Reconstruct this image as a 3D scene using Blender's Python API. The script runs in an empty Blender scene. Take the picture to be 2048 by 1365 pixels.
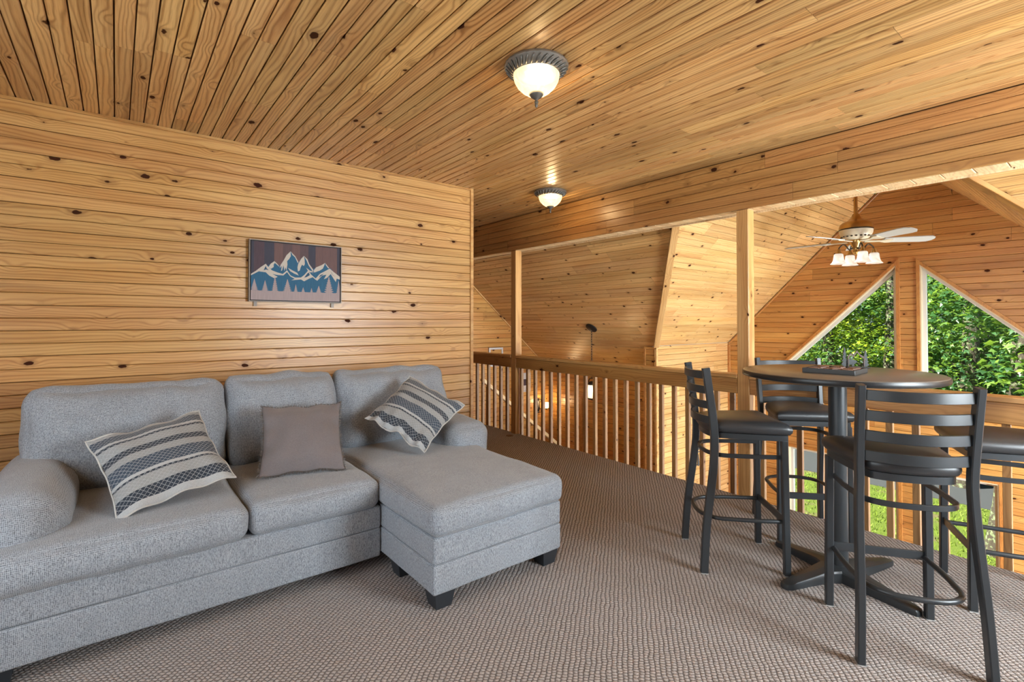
import bpy, bmesh, math, random
from mathutils import Matrix, Vector
R = random.Random(7)
PI = math.pi
SC = bpy.context.scene
COL = SC.collection

# ---------------------------------------------------------------- camera
cam_d = bpy.data.cameras.new('camera'); cam = bpy.data.objects.new('camera', cam_d); COL.objects.link(cam)
cam_d.sensor_width = 36.0; cam_d.sensor_fit = 'HORIZONTAL'
FPX = 993.4
PITCH = math.radians(0.9)
cam_d.lens = FPX / 2048 * 36.0
cam_d.shift_y = -((682.5 - (644.0 - FPX * math.tan(PITCH))) / 2048.0)
cam_d.clip_start = 0.05; cam_d.clip_end = 300
cam.location = (0, 0, 1.34)
cam.rotation_euler = (PI / 2 + PITCH, 0, -math.atan(792 / 993.4))
SC.camera = cam
SC.view_settings.view_transform = 'Standard'; SC.view_settings.look = 'None'
SC.view_settings.exposure = 0.76; SC.view_settings.gamma = 1.0
SC.view_settings.use_curve_mapping = False
SC.cycles.max_bounces = 6; SC.cycles.diffuse_bounces = 4; SC.cycles.glossy_bounces = 2
SC.cycles.transparent_max_bounces = 24; SC.cycles.transmission_bounces = 4
SC.cycles.sample_clamp_indirect = 6.0; SC.cycles.use_adaptive_sampling = True; SC.cycles.adaptive_threshold = 0.06; SC.cycles.use_light_tree = False
SC.cycles.caustics_reflective = False; SC.cycles.caustics_refractive = False

# ---------------------------------------------------------------- sky and daylight
W = bpy.data.worlds.new('sky'); SC.world = W; W.use_nodes = True
wn = W.node_tree.nodes; wl = W.node_tree.links
bg = wn['Background']
sky = wn.new('ShaderNodeTexSky'); sky.sky_type = 'HOSEK_WILKIE'; sky.turbidity = 3.0; sky.ground_albedo = 0.3
sky.sun_direction = Vector((-0.55, 0.35, 0.75)).normalized()
wl.new(sky.outputs[0], bg.inputs[0]); bg.inputs[1].default_value = 2.2

def area_light(name, loc, rot, sx, sy, energy, col):
    l = bpy.data.lights.new(name, 'AREA'); l.shape = 'RECTANGLE'; l.size = sx; l.size_y = sy
    l.energy = energy; l.color = col
    o = bpy.data.objects.new(name, l); COL.objects.link(o); o.location = loc; o.rotation_euler = rot
    return o
s = bpy.data.lights.new('sun', 'SUN'); s.energy = 11.0; s.angle = math.radians(1.0); s.color = (1.0, 0.93, 0.80)
so = bpy.data.objects.new('sun', s); COL.objects.link(so); so.location = (-10, 6, 20)
so.rotation_euler = Vector((-0.55, 0.35, 0.75)).to_track_quat('Z', 'Y').to_euler()
DAY = (0.86, 0.93, 1.0)
# daylight arriving through windows beside the camera and of the great room; back one is added fill
area_light('daylight_side_window', (2.85, -1.70, 1.5), (PI / 2, 0, 0), 1.3, 1.4, 165, DAY)
area_light('fill_light_back', (-1.66, 1.3, 1.45), (0, -PI / 2, 0), 1.6, 2.6, 48, DAY)
area_light('daylight_wing_window', (4.5, -3.36, -0.28), (PI / 2, 0, 0), 1.0, 3.2, 330, DAY)
area_light('daylight_great_room_window', (6.5, -0.95, -0.65), (PI / 2, 0, 0), 1.4, 2.8, 210, DAY)

# ---------------------------------------------------------------- object helpers
def mesh_obj(name, verts, faces, mat, parent=None, smooth=False, mats=None, fidx=None):
    me = bpy.data.meshes.new(name); me.from_pydata(verts, [], faces); me.update()
    return me_obj(name, me, mat, parent, smooth, mats, fidx)
def me_obj(name, me, mat, parent=None, smooth=False, mats=None, fidx=None):
    if mats:
        for m in mats: me.materials.append(m)
        if fidx: me.polygons.foreach_set('material_index', fidx)
    elif mat: me.materials.append(mat)
    if smooth: me.polygons.foreach_set('use_smooth', [True] * len(me.polygons))
    o = bpy.data.objects.new(name, me); COL.objects.link(o)
    if parent: o.parent = parent
    return o
def bm_obj(name, bm, mat, parent=None, smooth=False, angle=None):
    bmesh.ops.recalc_face_normals(bm, faces=bm.faces[:])
    me = bpy.data.meshes.new(name); bm.to_mesh(me); bm.free()
    o = me_obj(name, me, mat, parent, smooth)
    if angle: me.set_sharp_from_angle(angle=math.radians(angle))
    return o
def thing(name, label, cat, loc=(0, 0, 0), rz=0, group=None):
    o = bpy.data.objects.new(name, None); COL.objects.link(o); o.empty_display_size = 0.1
    o.location = loc; o.rotation_euler = (0, 0, rz)
    return tag(o, label, cat, group)
def tag(o, label=None, cat=None, group=None, kind=None):
    if label: o['label'] = label
    if cat: o['category'] = cat
    if group: o['group'] = group
    if kind: o['kind'] = kind
    return o
def structure(o, label, cat): return tag(o, label, cat, None, 'structure')
def copy_tree(o, parent=None):
    c = o.copy(); COL.objects.link(c); c.parent = parent
    for ch in list(o.children): copy_tree(ch, c)
    return c

def add_box(bm, x0, x1, y0, y1, z0, z1, M=None, bev=0.0, seg=1):
    vs = [Vector((x, y, z)) for x in (x0, x1) for y in (y0, y1) for z in (z0, z1)]
    if M: vs = [M @ v for v in vs]
    b = [bm.verts.new(v) for v in vs]
    fs = [bm.faces.new([b[i] for i in f]) for f in ((0, 1, 3, 2), (4, 6, 7, 5), (0, 4, 5, 1), (2, 3, 7, 6), (0, 2, 6, 4), (1, 5, 7, 3))]
    if bev:
        es = list({e for f in fs for e in f.edges})
        bmesh.ops.bevel(bm, geom=es, offset=bev, segments=seg, affect='EDGES', profile=0.5)
def box(name, x0, x1, y0, y1, z0, z1, mat, parent=None, bev=0.0, seg=1, M=None):
    bm = bmesh.new(); add_box(bm, x0, x1, y0, y1, z0, z1, M, bev, seg)
    return bm_obj(name, bm, mat, parent)
def add_prism(bm, pts, axis, a0, a1):
    """polygon pts (2D) extruded along axis ('x','y','z')"""
    def mk(p, a):
        return {'x': (a, p[0], p[1]), 'y': (p[0], a, p[1]), 'z': (p[0], p[1], a)}[axis]
    n = len(pts)
    v0 = [bm.verts.new(mk(p, a0)) for p in pts]; v1 = [bm.verts.new(mk(p, a1)) for p in pts]
    bm.faces.new(v0[::-1]); bm.faces.new(v1)
    for i in range(n): bm.faces.new([v0[i], v0[(i + 1) % n], v1[(i + 1) % n], v1[i]])
def add_ring(bm, po, pi, axis, a0, a1):
    def mk(p, a):
        return {'x': (a, p[0], p[1]), 'y': (p[0], a, p[1]), 'z': (p[0], p[1], a)}[axis]
    n = len(po)
    A = [[bm.verts.new(mk(p, a)) for p in q] for q in (po, pi) for a in (a0, a1)]
    o0, o1, i0, i1 = A
    for i in range(n):
        j = (i + 1) % n
        bm.faces.new([o0[i], o0[j], o1[j], o1[i]]); bm.faces.new([i0[i], i1[i], i1[j], i0[j]])
        bm.faces.new([o0[i], i0[i], i0[j], o0[j]]); bm.faces.new([o1[i], o1[j], i1[j], i1[i]])
def inset_poly(p, d):
    """inset a convex polygon by d (either orientation)"""
    n = len(p); ar = sum(p[i][0] * p[(i + 1) % n][1] - p[(i + 1) % n][0] * p[i][1] for i in range(n))
    s = 1 if ar > 0 else -1
    L = []
    for i in range(n):
        a, b = p[i], p[(i + 1) % n]; dx, dy = b[0] - a[0], b[1] - a[1]; l = math.hypot(dx, dy)
        nx, ny = -dy / l * s, dx / l * s
        L.append(((a[0] + nx * d, a[1] + ny * d), (dx, dy)))
    out = []
    for i in range(n):
        (p1, d1), (p2, d2) = L[i - 1], L[i]
        den = d1[0] * d2[1] - d1[1] * d2[0]
        t = ((p2[0] - p1[0]) * d2[1] - (p2[1] - p1[1]) * d2[0]) / den
        out.append((p1[0] + d1[0] * t, p1[1] + d1[1] * t))
    return out
def add_tube(bm, pts, r, seg=8, cap=True, closed=False, sx=1.0):
    pts = [Vector(p) for p in pts]; n = len(pts); rings = []
    up = Vector((0, 0, 1)); prev = None
    for i, p in enumerate(pts):
        if closed: t = (pts[(i + 1) % n] - pts[i - 1]).normalized()
        else: t = (pts[min(i + 1, n - 1)] - pts[max(i - 1, 0)]).normalized()
        if prev is None:
            a = t.cross(up)
            if a.length < 1e-3: a = t.cross(Vector((0, 1, 0)))
            a.normalize()
        else:
            a = (prev - t * prev.dot(t)).normalized()
        prev = a; b = t.cross(a)
        rr = r[i] if isinstance(r, (list, tuple)) else r
        rings.append([bm.verts.new(p + (a * math.cos(2 * PI * k / seg) * sx + b * math.sin(2 * PI * k / seg)) * rr) for k in range(seg)])
    m = n if closed else n - 1
    for i in range(m):
        A, B = rings[i], rings[(i + 1) % n]
        for k in range(seg): bm.faces.new([A[k], A[(k + 1) % seg], B[(k + 1) % seg], B[k]])
    if cap and not closed:
        bm.faces.new(rings[0][::-1]); bm.faces.new(rings[-1])
def tube(name, pts, r, mat, parent=None, seg=8, closed=False, sx=1.0):
    bm = bmesh.new(); add_tube(bm, pts, r, seg, True, closed, sx)
    return bm_obj(name, bm, mat, parent, True, 50)
def add_lathe(bm, prof, seg=32, M=None, flute=None):
    rings = []
    for (r, z) in prof:
        ring = []
        for k in range(seg):
            a = 2 * PI * k / seg; rr = r * (1 + (flute(a, z) if flute else 0))
            v = Vector((rr * math.cos(a), rr * math.sin(a), z))
            ring.append(bm.verts.new(M @ v if M else v))
        rings.append(ring)
    for A, B in zip(rings, rings[1:]):
        for k in range(seg): bm.faces.new([A[k], A[(k + 1) % seg], B[(k + 1) % seg], B[k]])
    if prof[0][0] > 1e-5: bm.faces.new(rings[0][::-1])
    if prof[-1][0] > 1e-5: bm.faces.new(rings[-1])
def lathe(name, prof, mat, parent=None, seg=32, M=None, flute=None, angle=40):
    bm = bmesh.new(); add_lathe(bm, prof, seg, M, flute)
    bmesh.ops.remove_doubles(bm, verts=bm.verts[:], dist=1e-5)
    return bm_obj(name, bm, mat, parent, True, angle)

# ---------------------------------------------------------------- material helpers
class NT:
    def __init__(s, name):
        s.m = bpy.data.materials.new(name); s.m.use_nodes = True
        s.t = s.m.node_tree; s.b = s.t.nodes['Principled BSDF']; s.o = s.t.nodes['Material Output']
    def n(s, typ, _out=0, _p=None, **inp):
        nd = s.t.nodes.new('ShaderNode' + typ)
        for k, v in (_p or {}).items(): setattr(nd, k, v)
        for k, v in inp.items():
            key = int(k[1:]) if k[0] == 'i' and k[1:].isdigit() else k.replace('_', ' ')
            s.put(nd.inputs[key], v)
        return nd if _out is None else nd.outputs[_out]
    def put(s, sock, v):
        if isinstance(v, bpy.types.NodeSocket): s.t.links.new(v, sock)
        else:
            try: sock.default_value = v
            except Exception: sock.default_value = (*v, 1.0)
    def math(s, op, a, b=0.0, c=0.0): return s.n('Math', _p={'operation': op}, i0=a, i1=b, i2=c)
    def vmath(s, op, a, b=(0, 0, 0)): return s.n('VectorMath', _p={'operation': op}, i0=a, i1=b)
    def mix(s, f, a, b, mode='MIX'):
        nd = s.t.nodes.new('ShaderNodeMix'); nd.data_type = 'RGBA'; nd.blend_type = mode
        s.put(nd.inputs[0], f); s.put(nd.inputs[6], c4(a)); s.put(nd.inputs[7], c4(b)); return nd.outputs[2]
    def ramp(s, f, stops, interp='LINEAR'):
        nd = s.t.nodes.new('ShaderNodeValToRGB'); nd.color_ramp.interpolation = interp
        e = nd.color_ramp.elements
        while len(e) < len(stops): e.new(0.5)
        for i, (p, c) in enumerate(stops): e[i].position = p; e[i].color = (*c, 1) if len(c) == 3 else c
        s.put(nd.inputs[0], f); return nd.outputs[0]
    def step(s, v, lo, hi):   # smooth 0..1
        return s.n('MapRange', _p={'interpolation_type': 'SMOOTHSTEP'}, i0=v, i1=lo, i2=hi, i3=0.0, i4=1.0)
    def set(s, **k):
        for a, v in k.items(): s.put(s.b.inputs[a.replace('_', ' ')], v)
    def bump(s, h, strength=0.3, dist=0.01):
        s.put(s.b.inputs['Normal'], s.n('Bump', Strength=strength, Distance=dist, Height=h))
def c4(c): return (*c, 1.0) if isinstance(c, tuple) and len(c) == 3 else c
def srgb(r, g, b):
    f = lambda v: (v / 255 / 12.92) if v / 255 <= 0.04045 else ((v / 255 + 0.055) / 1.055) ** 2.4
    return (f(r), f(g), f(b))
def plain(name, col, rough=0.5, metal=0.0, **k):
    t = NT(name); t.set(Base_Color=col, Roughness=rough, Metallic=metal)
    for a, v in k.items(): t.put(t.b.inputs[a.replace('_', ' ')], v)
    return t.m

def pine(name, light, mid, dark, knots=1.0, rough=0.34, tone=0.16, knotcol=(0.042, 0.012, 0.004), spec=0.5, grain=1.0, ks=1.0):
    """varnished knotty pine, grain along the object's own x axis"""
    t = NT(name)
    oi = t.n('ObjectInfo', _out=None); rnd = oi.outputs['Random']
    tc = t.n('TexCoord', _out=3)
    r2 = t.math('FRACT', t.math('MULTIPLY', rnd, 17.31)); r3 = t.math('FRACT', t.math('MULTIPLY', rnd, 71.7))
    off = t.n('CombineXYZ', X=t.math('MULTIPLY', rnd, 53.0), Y=t.math('MULTIPLY', r2, 11.0), Z=t.math('MULTIPLY', r3, 9.0))
    p = t.vmath('ADD', tc, off)
    # knots
    pk = t.vmath('MULTIPLY', p, (4.6 * ks, 8.0 * ks, 8.0 * ks))
    vo = t.n('TexVoronoi', _out=None, Vector=pk, Scale=1.0, Randomness=1.0); d = vo.outputs['Distance']
    cr = t.n('SeparateColor', Color=vo.outputs['Color'])
    rad = t.math('MULTIPLY_ADD', cr, 0.125 * knots, 0.035 * knots)
    wob = t.n('TexNoise', Vector=p, Scale=60.0, Detail=0.0)
    dk = t.math('ADD', d, t.math('MULTIPLY', t.math('SUBTRACT', wob, 0.5), 0.06))
    q = t.math('DIVIDE', dk, rad)
    kmask = t.step(q, 1.0, 0.78); halo = t.step(q, 2.2, 0.9)
    fall = t.math('POWER', 2.718, t.math('MULTIPLY', t.math('MULTIPLY', d, d), -9.0))
    # growth rings
    sp = t.n('SeparateXYZ', _out=None, Vector=p)
    low = t.n('TexNoise', Vector=t.vmath('MULTIPLY', p, (1.3, 9.0, 9.0)), Scale=1.0, Detail=1.0, Roughness=0.45)
    ph = t.math('ADD', t.math('MULTIPLY', sp.outputs['Y'], 300.0), t.math('MULTIPLY', low, 32.0))
    ph = t.math('ADD', ph, t.math('MULTIPLY', t.math('MULTIPLY', fall, t.step(d, 0.55, 0.1)), 9.0))
    ring = t.math('MULTIPLY_ADD', t.math('SINE', ph), 0.5, 0.5)
    ring = t.math('POWER', ring, 2.6)
    fine = t.n('TexNoise', Vector=t.vmath('MULTIPLY', p, (7.0, 330.0, 330.0)), Scale=1.0, Detail=1.0)
    patch = t.n('TexNoise', Vector=t.vmath('MULTIPLY', p, (1.1, 14.0, 14.0)), Scale=1.0, Detail=1.0)
    base = t.mix(t.step(patch, 0.35, 0.7), light, mid)
    g = t.math('MULTIPLY', ring, t.math('MULTIPLY_ADD', patch, 0.62, 0.08))
    col = t.mix(t.math('MULTIPLY', g, grain), base, dark)
    col = t.mix(t.math('MULTIPLY', t.step(fine, 0.46, 0.74), 0.26), col, dark)
    streak = t.n('TexNoise', Vector=t.vmath('MULTIPLY', p, (0.8, 22.0, 22.0)), Scale=1.0, Detail=0.0)
    col = t.mix(t.math('MULTIPLY', t.step(streak, 0.66, 0.8), 0.28), col, tuple(0.45 * c for c in dark))
    col = t.mix(t.math('MULTIPLY', halo, 0.42), col, tuple(0.6 * c for c in dark))
    col = t.mix(kmask, col, knotcol)
    val = t.math('MULTIPLY_ADD', r2, tone * 2, 1 - tone)
    col = t.n('HueSaturation', Hue=t.math('MULTIPLY_ADD', r3, 0.008, 0.4945), Saturation=1.0, Value=val, Color=col)
    t.set(Base_Color=col, Roughness=t.math('ADD', t.math('MULTIPLY_ADD', fine, 0.12, rough - 0.06), t.math('MULTIPLY', kmask, 0.35)))
    t.put(t.b.inputs['Specular IOR Level'], t.math('MULTIPLY_ADD', kmask, -0.8 * spec, spec))
    return t.m

# honey-coloured varnished pine of the loft, redder pine of the gable wall, paler pine of the posts
M_WALL = pine('pine_wall', (0.585, 0.345, 0.128), (0.505, 0.272, 0.088), (0.28, 0.11, 0.027), tone=0.09, grain=1.3)
M_CEIL = pine('pine_ceiling', (0.61, 0.375, 0.15), (0.52, 0.285, 0.10), (0.22, 0.088, 0.022), rough=0.30, tone=0.17, grain=1.5)
M_GABLE = pine('pine_gable', (0.55, 0.295, 0.088), (0.47, 0.222, 0.058), (0.29, 0.105, 0.026), tone=0.12, ks=1.3)
M_ROOF = pine('pine_roof', (0.66, 0.42, 0.175), (0.58, 0.34, 0.125), (0.34, 0.15, 0.04), ks=1.3)
M_RAIL = pine('pine_rail', (0.46, 0.245, 0.078), (0.39, 0.185, 0.054), (0.20, 0.078, 0.02), tone=0.10)
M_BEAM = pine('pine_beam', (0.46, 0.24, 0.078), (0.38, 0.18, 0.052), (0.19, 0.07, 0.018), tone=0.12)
M_POST = pine('pine_post', (0.58, 0.34, 0.13), (0.50, 0.265, 0.09), (0.30, 0.13, 0.038), knots=0.8, tone=0.06)
M_PALE = pine('pine_pale', (0.76, 0.58, 0.34), (0.69, 0.49, 0.26), (0.42, 0.22, 0.08), knots=0.3, tone=0.05)
M_BAL = pine('pine_baluster', (0.40, 0.225, 0.088), (0.31, 0.16, 0.058), (0.16, 0.066, 0.02), knots=0.4, tone=0.28)
M_TRIM = pine('pine_trim', (0.50, 0.24, 0.075), (0.42, 0.185, 0.05), (0.25, 0.09, 0.025), knots=0.2, tone=0.06)
M_BACK = plain('pine_shadow_joint', (0.15, 0.066, 0.022), 0.8)
M_LOWFLOOR = pine('pine_floor', (0.42, 0.22, 0.09), (0.35, 0.16, 0.055), (0.18, 0.07, 0.02))

# ---------------------------------------------------------------- plank cladding
def spans(polys, v):
    xs = []
    for P in polys:
        n = len(P)
        for i in range(n):
            (u0, v0), (u1, v1) = P[i], P[(i + 1) % n]
            if (v0 <= v < v1) or (v1 <= v < v0): xs.append(u0 + (u1 - u0) * (v - v0) / (v1 - v0))
    xs.sort()
    return [(xs[i], xs[i + 1]) for i in range(0, len(xs) - 1, 2)]
def cladding(parent, O, U, V, polys3, mat, width=0.144, v_ref=0.0, seg=(1.6, 3.2), bead=True, thick=0.016, gap=0.0035, ch=0.0035, name='plank', bg=0.0012):
    """tongue-and-groove boards over the flat area bounded by polys3 (world points, holes included)"""
    O, U, V = Vector(O), Vector(U).normalized(), Vector(V).normalized(); N = U.cross(V)
    polys = [[((Vector(p) - O).dot(U), (Vector(p) - O).dot(V)) for p in P] for P in polys3]
    vmin = min(p[1] for P in polys for p in P); vmax = max(p[1] for P in polys for p in P)
    umin = min(p[0] for P in polys for p in P); umax = max(p[0] for P in polys for p in P)
    k = math.floor((vmin - v_ref) / width)
    while v_ref + k * width < vmax - 0.004:
        va, vb = max(v_ref + k * width, vmin), min(v_ref + (k + 1) * width, vmax)
        vm = v_ref + (k + 0.5) * width; k += 1
        if vb - va < 0.008: continue
        cuts = [umin - 1]; u = umin + (R.uniform(0.2, seg[1]) if seg[0] < 8 else 99)
        while u < umax: cuts.append(u); u += R.uniform(*seg)
        cuts.append(umax + 1)
        halves = [(va + gap / 2, min(vm, vb) - bg), (max(vm, va) + bg, vb - gap / 2)] if bead else [(va + gap / 2, vb - gap / 2)]
        halves = [h for h in halves if h[1] - h[0] > 0.006]
        pieces = {}
        for (a, b) in halves:
            e = min(0.002, (b - a) * 0.1)
            A, B = spans(polys, a + e), spans(polys, b - e)
            if len(A) != len(B): A = B = spans(polys, (a + b) / 2)
            for si, ((a0, a1), (b0, b1)) in enumerate(zip(A, B)):
                for ci in range(len(cuts) - 1):
                    c0, c1 = cuts[ci] + 0.0008, cuts[ci + 1] - 0.0008
                    x0, x1, y0, y1 = max(a0, c0), min(a1, c1), max(b0, c0), min(b1, c1)
                    if x1 <= x0 and y1 <= y0: continue
                    if x1 < x0: x0 = x1 = (y0 if abs(x0 - y0) < abs(x1 - y1) else y1)
                    if y1 < y0: y0 = y1 = (x0 if abs(x0 - y0) < abs(x1 - y1) else x1)
                    pieces.setdefault((si, ci), []).append((a, b, x0, x1, y0, y1))
        for key, L in pieces.items():
            uc = sum(q[2] + q[3] + q[4] + q[5] for q in L) / (4 * len(L)); vc = (va + vb) / 2
            vs, fs = [], []
            for (a, b, x0, x1, y0, y1) in L:
                c = min(ch, (b - a) * 0.3); i = len(vs)
                for (n, cc) in ((-thick, 0), (-c, 0), (0, c)):
                    vs += [(x0 - uc, a + cc - vc, n), (x1 - uc, a + cc - vc, n), (y1 - uc, b - cc - vc, n), (y0 - uc, b - cc - vc, n)]
                fs.append((i + 8, i + 9, i + 10, i + 11))
                for l in (0, 4):
                    for s in range(4):
                        t = (s + 1) % 4; fs.append((i + l + s, i + l + t, i + l + 4 + t, i + l + 4 + s))
            o = mesh_obj(name, vs, fs, mat, parent)
            P0 = O + U * uc + V * vc
            o.matrix_local = Matrix(((U.x, V.x, N.x, P0.x), (U.y, V.y, N.y, P0.y), (U.z, V.z, N.z, P0.z), (0, 0, 0, 1)))

def slab(name, pts, normal, thick, back, mat):
    """flat polygon slab lying `back` behind the boards"""
    N = Vector(normal).normalized()
    n = len(pts); A = [Vector(p) - N * back for p in pts]; B = [Vector(p) - N * (back + thick) for p in pts]
    bm = bmesh.new(); a = [bm.verts.new(v) for v in A]; b = [bm.verts.new(v) for v in B]
    bm.faces.new(a); bm.faces.new(b[::-1])
    for i in range(n): bm.faces.new([a[i], b[i], b[(i + 1) % n], a[(i + 1) % n]])
    return bm_obj(name, bm, mat)

BW = 0.1447
XL, XR_, YN, YW, YE = -1.6, 3.74, -1.6, 3.913, 6.65    # loft extents
ZC, ZB = 2.60, 2.20                                      # ceiling, underside of beam
XG, YK, XK, XF = 7.4, 3.92, 5.543, 6.2                   # gable wall, knee wall, its corner, far wall of the stair wing
YRI, ZRI = 1.705, 3.235                                   # ridge
ZL = -2.6                                                # lower floor
def zl(y): return 4.94 - y
def zr(y): return ZRI - 0.92 * (YRI - y)
def zw(x): return 5.795 - 0.861 * x
YRE = -0.70; ZRE = zr(YRE)

# carpet
t = NT('carpet_loop_pile')
tc = t.n('TexCoord', _out=3)
wv = t.n('TexNoise', _out=1, Vector=tc, Scale=16.0, Detail=2.0)
pp = t.vmath('ADD', tc, t.vmath('MULTIPLY', t.vmath('SUBTRACT', wv, (0.5, 0.5, 0.5)), (0.018, 0.018, 0.0)))
rt = t.n('VectorRotate', _p={'rotation_type': 'Z_AXIS'}, Vector=pp, Angle=math.radians(-39))
sx_ = t.n('SeparateXYZ', _out=None, Vector=rt)
u_ = t.math('DIVIDE', sx_.outputs['Y'], 0.0205); row = t.math('FLOOR', u_)
v_ = t.math('ADD', t.math('DIVIDE', sx_.outputs['X'], 0.0155), t.math('MULTIPLY', row, 0.5))
fu = t.math('MULTIPLY_ADD', t.math('FRACT', u_), 2.0, -1.0); fv = t.math('MULTIPLY_ADD', t.math('FRACT', v_), 2.0, -1.0)
hu = t.math('SUBTRACT', 1.0, t.math('POWER', t.math('ABSOLUTE', fu), 2.2)); hv = t.math('SUBTRACT', 1.0, t.math('POWER', t.math('ABSOLUTE', fv), 2.2))
tuft = t.n('TexNoise', Vector=tc, Scale=300.0, Detail=3.0)
hh = t.math('MULTIPLY', hu, t.math('POWER', t.math('MAXIMUM', hv, 0.001), 0.7))
hh = t.math('ADD', hh, t.math('MULTIPLY', t.math('SUBTRACT', tuft, 0.5), 1.15))
big = t.n('TexNoise', Vector=tc, Scale=1.4, Detail=3.0)
cc = t.mix(t.step(hh, -0.05, 0.85), (0.15, 0.125, 0.115), (0.55, 0.495, 0.47))
cc = t.mix(t.math('MULTIPLY', t.step(tuft, 0.45, 0.75), 0.35), cc, (0.70, 0.64, 0.60))
cc = t.n('HueSaturation', Hue=0.5, Saturation=0.95, Value=t.math('MULTIPLY_ADD', big, 0.14, 0.93), Color=cc)
t.set(Base_Color=cc, Roughness=0.95); t.put(t.b.inputs['Specular IOR Level'], 0.1)
t.bump(hh, 0.9, 0.008)
M_CARPET = t.m

fl = box('floor', XL, 3.775, YN, YE, -0.05, 0.0, M_CARPET)
structure(fl, 'taupe loop pile carpet covering the loft floor', 'floor')
ed = box('trim_1', 3.70, 3.774, YN, YE, -0.32, -0.051, M_BEAM); structure(ed, 'pine fascia under the carpeted loft edge', 'trim')

# left wall (behind the sofa)
wl_ = box('wall_left', XL, 2.625, YW + 0.018, YW + 0.13, 0, ZC, M_BACK)
structure(wl_, 'knotty pine plank wall behind the grey sofa', 'wall')
cladding(wl_, (0, YW, 0), (1, 0, 0), (0, 0, 1), [[(XL, YW, 0), (2.625, YW, 0), (2.625, YW, ZC - 0.012), (XL, YW, ZC - 0.012)]], M_WALL, BW, 2.4465 - 17 * BW, seg=(9, 12))
structure(box('trim_2', XL, 2.612, YW - 0.016, YW - 0.0005, ZC - 0.018, ZC - 0.0005, M_WALL), 'thin pine trim where the sofa wall meets the ceiling', 'trim')
structure(box('trim_3', 2.612, 2.642, YW - 0.014, YW + 0.135, 0.0, ZC - 0.0005, M_POST), 'pale vertical corner trim ending the sofa wall', 'trim')

# loft ceiling
ce = slab('ceiling', [(XL, YN, ZC), (XL, YE, ZC), (XR_, YE, ZC), (XR_, YN, ZC)], (0, 0, -1), 0.08, 0.018, M_BACK)
structure(ce, 'flat knotty pine plank ceiling over the loft', 'ceiling')
cladding(ce, (0, 0, ZC), (0, 1, 0), (1, 0, 0), [[(XL, YN, ZC), (XR_, YN, ZC), (XR_, YE, ZC), (2.642, YE, ZC), (2.642, YW, ZC), (XL, YW, ZC)]], M_CEIL, BW, -0.019, seg=(1.5, 3.4), gap=0.006, ch=0.0045, bg=0.0026)

# header beam on posts
bmn = box('ceiling_beam', XR_ + 0.018, 3.905, YN, YE, ZB + 0.017, ZC + 0.08, M_BACK)
structure(bmn, 'long plank clad header beam carrying the loft ceiling edge', 'beam')
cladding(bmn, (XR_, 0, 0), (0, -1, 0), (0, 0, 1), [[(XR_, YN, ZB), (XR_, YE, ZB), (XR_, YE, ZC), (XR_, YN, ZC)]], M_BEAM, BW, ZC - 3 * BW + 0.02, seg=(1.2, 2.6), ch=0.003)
cladding(bmn, (0, 0, ZB), (1, 0, 0), (0, -1, 0), [[(XR_ + 0.018, YN, ZB), (3.89, YN, ZB), (3.89, YE, ZB), (XR_ + 0.018, YE, ZB)]], M_PALE, 0.14, 0, seg=(2, 3), bead=False, name='underside_board')
box('edge_strip', 3.891, 3.912, YN, YE, ZB - 0.012, ZB + 0.06, M_PALE, bmn, 0.003)

# wall closing the gable above the beam, hidden from the loft
structure(slab('wall_header', [(3.906, 1.0, ZC + 0.08), (3.906, 2.35, ZC + 0.08), (3.906, YRI, ZRI + 0.02)], (-1, 0, 0), 0.05, 0, M_BACK), 'small triangular wall above the header beam', 'wall')

# gable wall with its window openings
LU = [(1.80, 0.30), (3.10, 0.30), (3.10, 0.745), (1.80, 2.03)]
RU = [(1.575, 0.30), (0.25, 0.30), (0.25, 0.796), (1.575, 2.015)]
LD = [(1.80, -2.2), (3.06, -2.2), (3.06, -0.40), (1.80, -0.40)]
RD = [(1.575, -2.2), (0.925, -2.2), (0.925, -0.40), (1.575, -0.40)]
G = lambda P, x=XG: [(x, p[0], p[1]) for p in P]
gout = [(XG, YRE, ZL), (XG, YK, ZL), (XG, YK, zl(YK)), (XG, YRI, ZRI), (XG, YRE, ZRE)]
def holed_slab(name, outer, holes, x0, x1, mat):
    """wall with openings, cut as vertical strips"""
    bm = bmesh.new()
    ys = sorted({p[0] for P in [outer] + holes for p in P})
    for y0, y1 in zip(ys, ys[1:]):
        if y1 - y0 < 1e-4: continue
        def col(y):
            zs = []
            for P in [outer] + holes:
                n = len(P)
                for i in range(n):
                    a, b = P[i], P[(i + 1) % n]
                    if (a[0] <= y < b[0]) or (b[0] <= y < a[0]): zs.append(a[1] + (b[1] - a[1]) * (y - a[0]) / (b[0] - a[0]))
            return sorted(zs)
        A, B = col(y0 + 1e-5), col(y1 - 1e-5)
        for i in range(0, len(A) - 1, 2):
            add_prism(bm, [(y0, A[i]), (y1, B[i]), (y1, B[i + 1]), (y0, A[i + 1])], 'x', x0, x1)
    return bm_obj(name, bm, mat)
ga = holed_slab('wall_gable', [p[1:] for p in gout], [LU, RU, LD, RD], XG + 0.018, XG + 0.16, M_BACK)
structure(ga, 'tall orange pine gable wall with angled windows', 'wall')
cladding(ga, (XG, 0, 0), (0, -1, 0), (0, 0, 1), [gout, G(LU), G(RU), G(LD), G(RD)], M_GABLE, BW, 0.03, seg=(1.4, 3.2), ch=0.003)

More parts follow.
